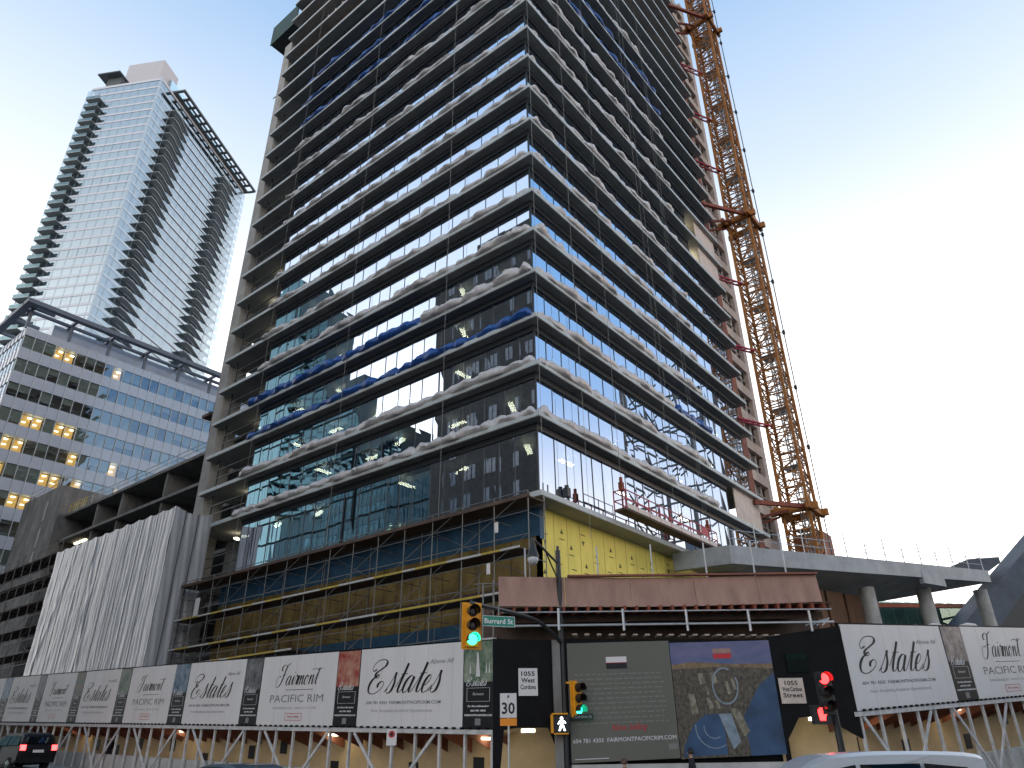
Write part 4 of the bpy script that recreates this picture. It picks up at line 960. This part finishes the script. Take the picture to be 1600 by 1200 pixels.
ub = MB(); s = 2.6
while s < 11.0: ub.beam(cpt(s, -.35, 5.24), cpt(s+.28, -1.6, 5.34), .16, .05); s += .42
ub.build('deck_plank', 'plyw', cp)
for k in range(6):
    s = (1.0, 3.6, 5.6, 7.6, 9.4, 10.6)[k]; MB().tube(cpt(s, -.6, 6.3), cpt(s, -.6, 8.2+.1*k), .03, 5).build('upright_pipe', 'galv', cp)
pp = MB()
for (s, z0, z1) in ((-.5, 5.1, 6.9), (-.15, 5.1, 7.0)): pp.tube(cpt(s, -.3, z0), cpt(s, -.3, z1), .03, 6)
pp.tube(cpt(-.8, -.3, 6.85), cpt(.2, -.3, 6.9), .025, 5).tube(cpt(-1.2, -.3, 6.0), cpt(.2, -.3, 6.1), .03, 5)
pp.build('side_pipe', 'steel', cp)

# ------------------------------------------------------------------ right hoarding
RSL = V3(e.x, e.y, .064)
FR = Frame((A.x, A.y, 2.80), RSL, ZZ, -nn)
def rpanel(s, W, kind, label, k=0): 
    F = Frame(FR.p(s, 0, .0), RSL, ZZ, -nn)
    return panel(F, W, kind, label, 'picture panel' if kind == 'D' else 'sign board', 'boards on the right hoarding', k)
rpanel(0, 6.55, 'E', 'white Estates script board on the right hoarding')
rpanel(6.6, 1.55, 'D', 'dark panel between two white boards on the right hoarding', 8)
rpanel(8.2, 6.0, 'F', 'white Fairmont Pacific Rim board cut by the right edge of the picture')
rpanel(14.25, 1.5, 'D', 'dark panel past the last white board, out at the far right', 6)
walkway('covered_walkway', FR, 17, 'white timber lattice walkway under the right hoarding boards', (1.5, 8), vphase=2.3, base=-2.75)
rb = MB(); rg = random.Random(2)
for k in range(26):
    s = 7+rg.random()*5; z = FR.p(s, 0, 0).z+SH-.3; p = FR.p(s, 0, -.9-rg.random()*1.2); r = rg.uniform(.25, .6)
    rb.lathe((p.x, p.y, z), [(r*.8, 0), (r, r*.5), (r*.6, r*1.0), (.05, r*1.15)], 7)
rb.build('debris_heap', 'pale', label='heap of pale sacks and debris behind the right hoarding top', cat='debris')

# ------------------------------------------------------------------ street furniture
M['sigyellow'] = mat('signal_yellow', (.72, .3, .01), .5, var=.1, scale=6)
M['green_on'] = emis('signal_green', (.02, 1, .55), 3.2); M['red_on'] = emis('signal_red', (1, .02, .02), 3.5); M['white_on'] = emis('signal_white', (.85, .9, 1), 2.5)
M['lens_off'] = mat('lens_off', (.03, .02, .015), .3, var=0)
M['sgreen'] = mat('street_sign_green', (.03, .22, .16), .5, var=.05)
M['pole'] = mat('pole_black', (.02, .022, .024), .45, var=.1)
M['opaint'] = mat('sign_orange', (.75, .25, .02), .55, var=.05)
def signal_head(root, c, d, lit, body='sigyellow', h=1.0, sec=3, name='signal_head'):
    c = Vector(c); d = Vector(d).normalized(); r = V3(-d.y, d.x, 0); s = h/sec
    F = Frame(c, r, ZZ, d); mb = MB(); fbox(mb, F, -.17, .17, -h/2, h/2, -.2, 0)
    if body == 'sigyellow': fbox(mb, F, -.26, .26, -h/2-.06, h/2+.06, -.1, -.07)
    hd = mb.build(name, body, root)
    for k in range(sec):
        z = h/2-s*(k+.5); on = lit.get(k); p = F.p(0, z, 0)
        MB().lathe(p, [(.13, 0), (.13, .015), (.06, .035)], 14, axis=d).build('lens', on or 'lens_off', hd)
        vb = MB(); n = 10
        for i in range(n):
            a0, a1 = math.pi*(-.12+1.24*i/n), math.pi*(-.12+1.24*(i+1)/n)
            q = [F.p(.15*math.cos(a), z+.15*math.sin(a), w) for a in (a0, a1) for w in (0, .24)]
            vb.poly([q[0], q[1], q[3], q[2]])
        vb.build('visor', body if body != 'sigyellow' else 'lens_off', hd)
    return hd
toward = V3(-hf.x, -hf.y, 0)
pb_ = V3(-6.95, -5.72, 0)      # pole foot at the corner
sp_ = thing('signal_pole', pb_, 'black signal and lamp pole standing before the grey poster', 'pole')
MB().lathe((pb_.x, pb_.y, 0), [(.16, 0), (.16, .3), (.11, .35), (.085, 8.0)], 14).build('post', 'pole', sp_, smooth=False)
P1 = V3(-13.3, -7.4, 5.15)
pts = [pb_+V3(0, 0, 4.9), pb_+V3(-.8, -.2, 5.15), pb_*.6+P1*.4, P1]; pts[2].z = 5.35
MB().path([pb_+V3(0, 0, 4.6)]+[Vector((*(catmull([(p.x, p.y) for p in pts], 5)[i]), 0)) + ZZ*catmull([(p.x, p.z) for p in pts], 5)[i][1] for i in range(16)], .06, 8).build('mast_arm', 'pole', sp_)
tsig = thing('traffic_signal', P1, 'yellow traffic signal showing green on the arm over the street', 'traffic light')
signal_head(tsig, P1+V3(-.0, -.05, -.55), toward+hr*.35, {2: 'green_on'}, h=1.02)
MB().tube(P1+V3(0, 0, -.1), P1+V3(.1, .1, .1), .03).build('bracket', 'pole', tsig)
# street name board on the arm
Ps = P1.lerp(pb_+V3(0, 0, 5.3), .2); rr0 = hr
sn = thing('street_sign', Ps, 'green Burrard St name board hanging from the signal arm', 'street sign')
ps0 = V3(-13.25, -7.55, 4.58)+hr*.15
SFm = Frame(ps0, (hr*.82+ZZ*-.05), ZZ*.86, toward)
mb = MB(); fbox(mb, SFm, 0, 1.0, 0, .3, -.02, 0); mb.build('board', 'sgreen', sn)
mb = MB(); text_mesh(mb, SFm, 'Burrard St', .06, .085, .2, .88, w=.005, bold=.004); mb.build('lettering', 'white_ink', sn)
mb = MB()
for q in ((0, 1, 0, .012), (0, 1, .288, .3), (0, .012, 0, .3), (.988, 1, 0, .3)): fbox(mb, SFm, *q, 0, .004)
mb.build('border', 'white_ink', sn)
MB().tube(SFm.p(.5, .3, -.01), SFm.p(.5, .62, -.01), .02).build('hanger', 'steel', sn)
# lower signal on the pole
ls = thing('traffic_signal', pb_+V3(.3, -.2, 3), 'yellow traffic signal showing green on the side of the black pole', 'traffic light')
signal_head(ls, pb_+V3(.22, -.42, 3.22), toward+hr*.9, {2: 'green_on'}, h=.95)
for z in (2.7, 3.7): MB().beam(pb_+V3(0, 0, z), pb_+V3(.2, -.4, z), .06, .06).build('bracket', 'sigyellow', ls)
ps = thing('walk_signal', pb_+V3(-.2, .1, 2.4), 'pedestrian signal with a white walking figure on the black pole', 'pedestrian signal')
cpd = pb_+toward*.3+V3(-.12, .05, 2.5)
WF = Frame(cpd, hr, ZZ, toward)
mb = MB(); fbox(mb, WF, -.25, .25, -.25, .25, -.2, 0); mb.build('housing', 'pole', ps)
mb = MB(); fbox(mb, WF, -.34, -.26, -.26, .26, -.2, .05); fbox(mb, WF, -.3, .2, .26, .3, -.2, .08); fbox(mb, WF, -.25, .2, -.3, -.26, -.2, .05); mb.build('hood', 'sigyellow', ps)
mb = MB(); c = WF.p(0, .15, .006)
mb.lathe(c, [(.045, 0), (.045, .006)], 10, axis=toward)
for a in ([(-.05, .1), (.06, .1), (.05, -.02), (-.04, -.02)], [(-.04, -.02), (.01, -.02), (-.05, -.2), (-.1, -.2)], [(.0, -.02), (.05, -.02), (.11, -.2), (.06, -.2)], [(-.05, .1), (-.03, .06), (-.1, -.02), (-.13, .0)], [(.05, .1), (.06, .05), (.12, 0), (.13, .03)]): mb.prism([WF.p(x, y, .004) for x, y in a], toward*.006)
mb.build('walking_figure', 'white_on', ps)
cn2 = thing('street_sign', pb_+V3(.3, -.3, 2.6), 'small dark street name plate on the pole under the green signal', 'street sign')
CFm = Frame(pb_+toward*.15+hr*.12+ZZ*2.62, hr, ZZ, toward)
mb = MB(); fbox(mb, CFm, 0, .78, 0, .17, -.02, 0); mb.build('board', 'dgreen', cn2)
mb = MB(); text_mesh(mb, CFm, 'W Cordova St', .05, .045, .12, .68, w=.004); mb.build('lettering', 'light_ink', cn2)
# hanging street lamp
lt = thing('street_lamp', pb_+V3(0, 0, 7.8), 'black scrolled street lamp arm with a hanging glass lantern', 'street lamp')
lc = V3(-8.9, -6.1, 7.35)
top = pb_+V3(0, 0, 7.95)
arm = catmull([(0, 0), (.25, .12), (.6, .35), (1, .55)], 6)
def armp(t, h): return V3(top.x+(lc.x-top.x)*t, top.y+(lc.y-top.y)*t, 7.55+h)
MB().path([armp(t, h*.75) for t, h in arm], .04, 8).path([armp(.5, .2), armp(.3, -.15), armp(.08, -.5), armp(0, -.9)], .028, 6).path([armp(0, -.3), armp(0, .6)], .05, 8).build('arm', 'pole', lt)
zl = 7.55+.55*.75
MB().lathe((lc.x, lc.y, zl-.62), [(.2, 0), (.2, .05), (.14, .22), (.07, .42), (.05, .62)], 14).build('cap', 'pole', lt)
M['lampglass'] = mat('lamp_glass', (.5, .52, .52), .2, var=0)
MB().lathe((lc.x, lc.y, zl-.86), [(.05, 0), (.14, .05), (.18, .14), (.18, .24)], 14).build('globe', 'lampglass', lt, smooth=True)
# right signal pole
rp = V3(-6.6, -13.9, 0); rr2 = thing('signal_pole', rp, 'dark signal pole with a red light before the right black wall', 'pole')
MB().lathe((rp.x, rp.y, 0), [(.16, 0), (.16, .3), (.1, .35), (.07, 3.5)], 12).build('post', 'pole', rr2)
rs = thing('traffic_signal', rp+V3(0, 0, 3), 'dark traffic signal showing red at the right of the corner', 'traffic light')
signal_head(rs, rp+toward*.3-hr*.22+ZZ*2.98, toward, {0: 'red_on'}, body='pole', h=1.0)
MB().beam(rp+V3(0, 0, 3.1), rp+toward*.2-hr*.2+ZZ*3.1, .06, .06).build('bracket', 'pole', rs)
hs = thing('hand_signal', rp+V3(0, 0, 2.4), 'pedestrian signal with a red hand on the dark pole', 'pedestrian signal')
HF = Frame(rp+toward*.25-hr*.42+ZZ*2.48, hr, ZZ, toward)
mb = MB(); fbox(mb, HF, -.22, .22, -.22, .22, -.18, 0); mb.build('housing', 'pole', hs)
mb = MB(); mb.prism([HF.p(x, y, .004) for x, y in ((-.07, -.14), (.07, -.14), (.09, .02), (-.09, .02))], toward*.006)
for k in range(4): mb.prism([HF.p(-.09+k*.047, .02, .004), HF.p(-.053+k*.047, .02, .004), HF.p(-.053+k*.047, (.12, .16, .155, .11)[k], .004), HF.p(-.09+k*.047, (.12, .16, .155, .11)[k], .004)], toward*.006)
mb.prism([HF.p(.07, -.08, .004), HF.p(.14, .03, .004), HF.p(.115, .05, .004), HF.p(.06, -.02, .004)], toward*.006)
mb.build('red_hand', 'red_on', hs)
# speed sign
s3 = V3(-9.3, -5.35, 0); sg = thing('speed_sign', s3, 'white 30 speed sign with an orange tab on a thin post', 'road sign')
MB().tube((s3.x, s3.y, 0), (s3.x, s3.y, 3.2), .03, 8).build('post', 'galv', sg)
F3 = Frame(V3(s3.x, s3.y, 2.42)+toward*.05-hr*.25, hr*.88, ZZ*.9, toward)
mb = MB(); fbox(mb, F3, 0, .56, .24, .98, -.01, 0); mb.build('plate', 'sign', sg)
mb = MB(); fbox(mb, F3, 0, .56, 0, .22, -.01, 0); mb.build('orange_tab', 'opaint', sg)
mb = MB(); text_mesh(mb, F3, '30', .28, .36, .48, .44, w=.004, center=True, bold=.01); mb.prism([F3.p(.24, .82, .003), F3.p(.31, .86, .003), F3.p(.31, .92, .003), F3.p(.27, .92, .003)], toward*.003); mb.build('numerals', 'ink', sg)
# no parking sign
n3 = V3(-8.9, .1, gz(.1)); ng = thing('parking_sign', n3, 'small white sign with a red circle on a post before the lattice', 'road sign')
MB().tube((n3.x, n3.y, n3.z), (n3.x, n3.y, 2.2), .04, 8).build('post', 'white_wood', ng)
F4 = Frame(V3(n3.x, n3.y, 1.98)+toward*.06-hr*.17, hr, ZZ, toward); mb = MB(); fbox(mb, F4, 0, .34, 0, .5, -.01, 0); mb.build('plate', 'sign', ng)
mb = MB(); mb.lathe(F4.p(.17, .34, .002), [(.11, 0), (.11, .004)], 16, axis=toward); mb.build('red_circle', 'red_ink', ng)
mb = MB(); mb.lathe(F4.p(.17, .34, .007), [(.06, 0), (.06, .003)], 14, axis=toward); mb.build('black_centre', 'ink', ng)
# address notices
for F_, u, v, w_, h_, txt, lab in ((CF, .82, 3.32, .62, .82, ['1055', 'West', 'Cordova'], 'white 1055 West Cordova notice on the left black wall'), (RF, .12, 3.05, .82, .78, ['1055', 'West Cordova', 'Street'], 'cream West Cordova Street notice on the right black wall')):
    t = thing('address_notice', F_.p(u, v, 0), lab, 'notice'); F5 = Frame(F_.p(u, v, .02), F_.U, ZZ, F_.N)
    mb = MB(); fbox(mb, F5, 0, w_, 0, h_, -.02, 0); mb.build('plate', 'sign' if F_ is CF else 'plyw', t)
    mb = MB()
    for k, s in enumerate(txt): text_mesh(mb, F5, s, w_/2, h_*(.72-.24*k), .19, min(w_*.8, .11*len(s)), w=.004, center=True, bold=.004)
    mb.build('lettering', 'ink', t)

# ------------------------------------------------------------------ vehicles
M['tyre'] = mat('tyre', (.02, .02, .02), .8, var=0); M['cglass'] = glass('car_glass', (.6, .65, .7), (.02, .022, .025), .06, fmax=.6)
M['tail'] = emis('tail_lamp', (1, .03, .03), 4); M['chrome'] = mat('rim', (.5, .5, .5), .3, metal=1, var=0)
def car(name, loc, rz, label, cat, paint, L, W, Hh, prof, glassband, tail=None, head=False):
    """side profile extruded with tumblehome; prof = list of (x, z), nose at +x"""
    t = thing(name, loc, label, cat); t.rotation_euler = (0, 0, rz)
    class L_(MB): pass
    def emit(mb, nm, m, smooth=False, par=t):
        me = bpy.data.meshes.new(nm); o = bpy.data.objects.new(nm, me); col.objects.link(o); o.parent = par
        me.from_pydata(mb.v, [], mb.f); me.materials.append(M[m] if isinstance(m, str) else m)
        if smooth: me.polygons.foreach_set('use_smooth', [True]*len(mb.f))
        me.validate(); me.update(); return o
    def yw(z): return W/2 - max(0, z-Hh*.55)*.28 - max(0, .35-z)*.2
    mb = MB(); P = catmull(prof+[prof[0]], 4)[:-1]; n = len(P)
    rows = [[(x, s*yw(z), z) for x, z in P] for s in (-1, -.82, .82, 1)]
    for r, s in ((0, -1), (3, 1)): rows[r] = [(x*.985, y, z-.05 if z > Hh*.8 else z) for x, y, z in rows[r]]
    i0 = 0
    for r in rows: mb.v += r
    for r in range(3):
        for k in range(n): mb.f.append((r*n+k, r*n+(k+1) % n, (r+1)*n+(k+1) % n, (r+1)*n+k)); mb.m.append(0)
    mb.f.append(tuple(range(n))[::-1]); mb.f.append(tuple(range(3*n, 4*n))); mb.m += [0, 0]
    emit(mb, 'body', paint, True).data.shade_smooth() if False else emit(mb, 'body', paint)
    for s in (-1, 1):
        mb = MB()
        for g in glassband: mb.poly([(x, s*(yw(z)+.006), z) for x, z in g])
        emit(mb, 'side_window', 'cglass')
    for x in (-L*.31, L*.31):
        for s in (-1, 1):
            mb = MB(); mb.lathe((x, s*(W/2-.2), .33), [(.2, -.0), (.33, .02), (.33, .2), (.2, .22)], 18, axis=(0, s, 0)); wo = emit(mb, 'wheel', 'tyre')
            mb = MB(); mb.lathe((x, s*(W/2+.012), .33), [(.2, 0), (.18, .02), (.04, .03)], 14, axis=(0, s, 0)); emit(mb, 'rim', 'chrome', par=wo)
    xb = min(x for x, z in prof)
    if tail:
        for s in (-1, 1):
            mb = MB(); mb.box(xb-.03, xb+.1, s*(W/2-.18)-.12, s*(W/2-.18)+.12, tail[0], tail[1]); emit(mb, 'tail_lamp', 'tail')
        mb = MB(); zr0, zr1 = tail[1]+.08, Hh-.2; mb.poly([(xb-.0, -W*.36, zr0), (xb-.0, W*.36, zr0), (xb+.18, W*.31, zr1), (xb+.18, -W*.31, zr1)]); emit(mb, 'rear_window', 'cglass')
        mb = MB(); mb.box(xb-.05, xb+.12, -W/2+.1, W/2-.1, .4, .62); emit(mb, 'rear_bumper', paint)
        mb = MB(); mb.box(xb-.04, xb-.02, -.26, .26, tail[0]-.1, tail[0]+.03); emit(mb, 'number_plate', 'sign')
    return t
M['suvpaint'] = mat('dark_paint', (.01, .011, .013), .4, var=0, spec=.15)
M['silver'] = mat('silver_paint', (.5, .51, .53), .25, metal=.3, var=.02)
M['bluepaint'] = mat('blue_grey_paint', (.03, .05, .07), .22, var=0, spec=.7)
suvp = [(-2.25, .4), (-2.3, 1.0), (-2.2, 1.3), (-1.95, 1.72), (-1.0, 1.78), (.3, 1.72), (1.0, 1.2), (2.1, 1.05), (2.3, .7), (2.25, .35), (0, .28)]
ysu = 14.5
car('sport_utility_car', (-10.9, 26.6, gz(26.6)-.02), R(93), 'dark sport utility car with glowing tail lamps at the lower left', 'car', 'suvpaint', 4.6, 1.85, 1.75, suvp,
    [[(-1.9, 1.2), (-1.75, 1.62), (-.75, 1.66), (-.7, 1.2)], [(-.6, 1.2), (-.65, 1.66), (.2, 1.62), (.85, 1.2)]], tail=(.95, 1.2))
vanp = [(-2.35, .4), (-2.4, 1.0), (-2.38, 1.5), (-2.28, 1.68), (-1.2, 1.73), (0, 1.71), (.75, 1.6), (1.55, 1.12), (2.3, .95), (2.42, .6), (2.3, .32), (0, .26)]
vdir = math.atan2(-hr.y, -hr.x)
vp = EYE + hf*13.4 + hr*5.35
vanp = [(x*.84+.05, z) for x, z in vanp]
car('minivan', (vp.x, vp.y, -.07), vdir+R(-4), 'silver minivan roof passing close in front at the lower right', 'van', 'silver', 4.8, 1.85, 1.72, vanp,
    [[(x*.84+.05, z) for x, z in q] for q in ([(-2.15, 1.12), (-2.0, 1.5), (-1.25, 1.56), (-1.25, 1.1)], [(-1.18, 1.1), (-1.18, 1.56), (-.1, 1.55), (-.1, 1.1)], [(-.02, 1.1), (-.02, 1.55), (.6, 1.46), (1.2, 1.1)])])
sdp = [(-2.2, .4), (-2.25, .9), (-1.6, 1.0), (-1.0, 1.36), (-.2, 1.43), (.5, 1.36), (1.2, .98), (2.1, .85), (2.3, .6), (2.2, .32), (0, .26)]
car('sedan', (-16.4, -2.6, gz(-2.6)), R(90), 'dark sedan whose curved roof just shows at the bottom edge', 'car', 'bluepaint', 4.5, 1.8, 1.43, sdp,
    [[(-1.25, 1.0), (-.85, 1.3), (-.25, 1.36), (-.25, .98)], [(-.17, .98), (-.17, 1.36), (.45, 1.3), (1.0, .98)]], tail=(.72, .9))

# ------------------------------------------------------------------ people
M['skin'] = mat('skin', (.42, .25, .18), .6, var=.08, scale=9); M['hair'] = mat('hair', (.012, .01, .01), .5, var=.2, scale=20); M['hair2'] = mat('hair_brown', (.09, .04, .03), .5, var=.2, scale=20)
M['coat'] = mat('dark_coat', (.015, .016, .022), .8, var=.2, scale=6); M['coat2'] = mat('plum_coat', (.06, .02, .03), .8, var=.2, scale=6); M['jeans'] = mat('dark_trousers', (.02, .025, .04), .85, var=.2, scale=8)
M['eye'] = mat('eye_dark', (.02, .015, .01), .3, var=0)
def skin_obj(name, pts, edges_, m, parent, root=0, sub=1):
    me = bpy.data.meshes.new(name); me.from_pydata([p for p, r in pts], edges_, []); o = bpy.data.objects.new(name, me); col.objects.link(o)
    sk = o.modifiers.new('skin', 'SKIN'); sk.use_smooth_shade = True
    for i, (p, r) in enumerate(pts): me.skin_vertices[0].data[i].radius = (r, r) if not isinstance(r, tuple) else r; me.skin_vertices[0].data[i].use_root = (i == root)
    sb = o.modifiers.new('sub', 'SUBSURF'); sb.levels = sub; sb.render_levels = sub
    dg_ = bpy.context.evaluated_depsgraph_get(); m2 = bpy.data.meshes.new_from_object(o.evaluated_get(dg_))
    bpy.data.objects.remove(o); o = bpy.data.objects.new(name, m2); col.objects.link(o); m2.materials.clear(); m2.materials.append(M[m])
    m2.polygons.foreach_set('use_smooth', [True]*len(m2.polygons)); o.parent = parent; return o
def person(loc, rz, hgt, label, coat, hair, stride=.18, turn=0):
    t = thing('person', loc, label, 'person'); t.rotation_euler = (0, 0, rz); k = hgt/1.72
    P = [((0, 0, .92), .125), ((0, 0, 1.12), .12), ((0, 0, 1.34), .135), ((.0, 0, 1.46), .06), ((.015, 0, 1.53), .052), ((.02, 0, 1.60), .088), ((.015, 0, 1.69), .07)]
    E_ = [(0, 1), (1, 2), (2, 3), (3, 4), (4, 5), (5, 6)]
    def add(p, r, a): P.append((p, r)); E_.append((a, len(P)-1)); return len(P)-1
    for s in (-1, 1):
        f = stride*s
        a = add((0, s*.1, .86), .095, 0); a = add((f*.6, s*.1, .5), .066, a); a = add((f-.05, s*.1, .1), .042, a); a = add((f+.14, s*.11, .05), .038, a)
        a = add((0, s*.17, 1.38), .07, 2); a = add((-f*.4, s*.22, 1.12), .045, a); a = add((-f*.5+.1, s*.21, .88), .032, a); h = add((-f*.5+.13, s*.205, .82), (.022, .034), a)
        for q in range(4):
            b = add((-f*.5+.155-q*.002, s*.2+(q-1.5)*.019*1, .765), .009, h); add((-f*.5+.15, s*.19+(q-1.5)*.018, .715+.006*abs(q-1.5)), .008, b)
        b = add((-f*.5+.17, s*.18, .8), .011, h); add((-f*.5+.19, s*.17, .765), .009, b)
    P = [((p[0]*k, p[1]*k, p[2]*k), (tuple(x*k for x in r) if isinstance(r, tuple) else r*k)) for p, r in P]
    b = skin_obj('body', P, E_, 'skin', t, 0, 1)
    def mk(mb, nm, m, sm=True):
        me = bpy.data.meshes.new(nm); o = bpy.data.objects.new(nm, me); col.objects.link(o); o.parent = t
        me.from_pydata([tuple(Vector(v)*k) for v in mb.v], [], mb.f); me.materials.append(M[m]); me.polygons.foreach_set('use_smooth', [sm]*len(mb.f)); me.update(); return o
    # face
    mb = MB(); mb.lathe((.1, 0, 1.61), [(.016, 0), (.013, .012), (.003, .03)], 8, axis=(1, 0, -.25)); 
    for s in (-1, 1): mb.lathe((.0, s*.085, 1.61), [(.012, 0), (.02, .006), (.01, .014)], 8, axis=(0, s, 0))
    mk(mb, 'nose_and_ears', 'skin')
    mb = MB()
    for s in (-1, 1): mb.lathe((.096, s*.033, 1.635), [(.01, 0), (.008, .006)], 8, axis=(1, 0, 0))
    mb.box(.1, .107, -.022, .022, 1.563, 1.569); mk(mb, 'eyes_and_mouth', 'eye')
    # hair: cap over the back and crown
    rows = []
    for i in range(9):
        th = math.pi*.5*i/8*1.25
        row = []
        for j in range(15):
            ph = math.pi*(.22+1.56*j/14); r = .104*math.sin(min(th, math.pi*.62)); z = 1.63+.118*math.cos(th)
            w_ = 1+.03*math.sin(j*5+i*3)
            row.append((.0+.02*math.cos(th)+r*math.cos(ph)*w_*1.05-.004, r*math.sin(ph)*w_*.98, z))
        rows.append(row)
    mb = MB(); mb.grid(rows); o = mk(mb, 'hair', hair); so_ = o.modifiers.new('thick', 'SOLIDIFY'); so_.thickness = .018; so_.offset = 0
    # coat and trousers follow the body
    C_ = [((0, 0, .8), (.17, .2)), ((0, 0, 1.12), (.15, .17)), ((0, 0, 1.36), (.16, .19)), ((0, 0, 1.47), .075)]; EC = [(0, 1), (1, 2), (2, 3)]
    for s in (-1, 1):
        f = stride*s; i = len(C_); C_ += [((0, s*.185, 1.38), .085), ((-f*.4, s*.235, 1.12), .062), ((-f*.5+.09, s*.215, .9), .05)]; EC += [(2, i), (i, i+1), (i+1, i+2)]
    C_ = [((p[0]*k, p[1]*k, p[2]*k), (tuple(x*k for x in r) if isinstance(r, tuple) else r*k)) for p, r in C_]
    skin_obj('coat', C_, EC, coat, t, 0, 1)
    T_ = [((0, 0, .9), (.14, .15))]; ET = []
    for s in (-1, 1):
        f = stride*s; i = len(T_); T_ += [((0, s*.1, .82), .105), ((f*.6, s*.1, .5), .08), ((f-.05, s*.1, .12), .06)]; ET += [(0, i), (i, i+1), (i+1, i+2)]
    T_ = [((p[0]*k, p[1]*k, p[2]*k), (tuple(x*k for x in r) if isinstance(r, tuple) else r*k)) for p, r in T_]
    skin_obj('trousers', T_, ET, 'jeans', t, 0, 1)
    return t
def at(u, v, d):
    r_ = fw + rt*((u-800)/1118.26) - up*((v-600)/1118.26); return EYE + r_*(d/(r_.dot(hf)))
fa = math.atan2(hr.y, hr.x)
p = at(1080, 1182, 24.6); person((p.x, p.y, .13), fa+math.pi*.93, 1.62, 'person with dark hair and dark coat walking before the aerial poster', 'coat', 'hair')
p = at(975, 1189, 24.4); person((p.x, p.y, .0), fa+.2, 1.5, 'person whose brown-haired head just shows before the grey poster', 'coat2', 'hair2')
p = at(168, 1180, 43.2); person((p.x, p.y, gz(p.y)+.13), R(90), 1.6, 'person in a dark coat walking inside the left walkway lattice', 'coat', 'hair')

# ------------------------------------------------------------------ buildings across the street (seen mirrored in the glass), then two added sky blockers
M['brick'] = mat('dark_brick', (.052, .053, .05), .85, var=.3, scale=1.2)
M['teal'] = glass('teal_glass', (.35, .6, .65), (.02, .05, .055), .3)
M['tealwall'] = mat('teal_wall', (.03, .07, .08), .6, var=.2)
M['wpale'] = mat('pale_window', (.12, .15, .18), .2, var=.3, spec=.6)
ht = thing('brick_hotel', (-43, 32, 0), 'dark brick hotel block across the street, mirrored in the tower glass', 'building')
MB().box(-50, -36, 18, 45.6, 0, 66).box(-50, -37.5, 18, 39, 66, 72).box(-48, -39, 18, 31, 72, 78).build('wall', 'brick', ht)
wn = MB()
for k in range(17):
    for j in range(7):
        y = 19.6+j*3.7; z = 3+k*3.75
        if z < 64: wn.box(-36.0, -35.95, y, y+.55, z, z+1.9).box(-36.0, -35.95, y+.7, y+1.2, z, z+1.9)
wn.build('window', 'wpale', ht)
def teal(name, x0, x1, y0, y1, h, label):
    t = thing(name, ((x0+x1)/2, (y0+y1)/2, 0), label, 'building'); MB().box(x0, x1-.3, y0+.3, y1-.3, 0, h).build('wall', 'tealwall', t)
    g = MB(); y = y0; rg = random.Random(int(h))
    z = 0
    while z < h-3:
        y = y0
        while y < y1-1: e_ = rg.uniform(-.02, .02); g.poly([(x1+e_, y, z), (x1, y+2.4, z), (x1-e_, y+2.4, z+3.2), (x1, y, z+3.2)]); y += 2.5
        z += 3.6
    g.build('window_band', 'teal', t)
    return t
teal('glass_block', -44, -36, 45.8, 52, 36.5, 'low teal glass block across the street beside the dark hotel')
teal('glass_block', -42, -36, 52.2, 63, 45, 'mid height teal glass block across the street')
teal('glass_block', -41, -36, 63.2, 72, 57, 'taller teal glass block beside the mid height one opposite')
teal('glass_block', -41, -36, 72.2, 84, 74, 'stepped tall teal glass block along the street opposite')
teal('glass_block', -44, -36, 84.2, 104, 86, 'tallest teal glass block farthest along the street opposite')
for nm_, bx, lab in (('added_sky_blocker', (-80, -36, -90, -44, 36), 'added unseen block behind the photographer, across the junction, cutting sky light'), ('added_sky_blocker', (-4, 70, -75, -46, 12), 'lower added unseen block across the side street from the yellow wall, cutting sky light')):  # both added out of view to cut sky light on the street corner
    t = thing(nm_, ((bx[0]+bx[1])/2, (bx[2]+bx[3])/2, 0), lab, 'building'); MB().box(*bx[:4], 0, bx[4]).build('wall', 'concrete', t)
    g = MB(); z = 4
    while z < bx[4]-3:
        g.box(bx[0]+1, bx[1]-1, bx[3], bx[3]+.05, z, z+1.8); g.box(bx[1], bx[1]+.05, bx[2]+1, bx[3]-1, z, z+1.8) if bx[0] < -50 else g.box(bx[0]-.05, bx[0], bx[2]+1, bx[3]-1, z, z+1.8); z += 3.8
    g.build('window_band', 'teal', t)
# steel frame down the other street, mirrored in the right face
ms = thing('steel_frame_tower', (96, -34, 0), 'dark steel lattice frame down the street, mirrored in the right face', 'steel frame')
M['dframe'] = mat('dark_frame', (.05, .055, .06), .6, var=.1)
mast(ms, 96, -37, 6.5, 0, 70, 'dframe', 7.0, leg=.3, br=.16, name='frame_section', sec=3)
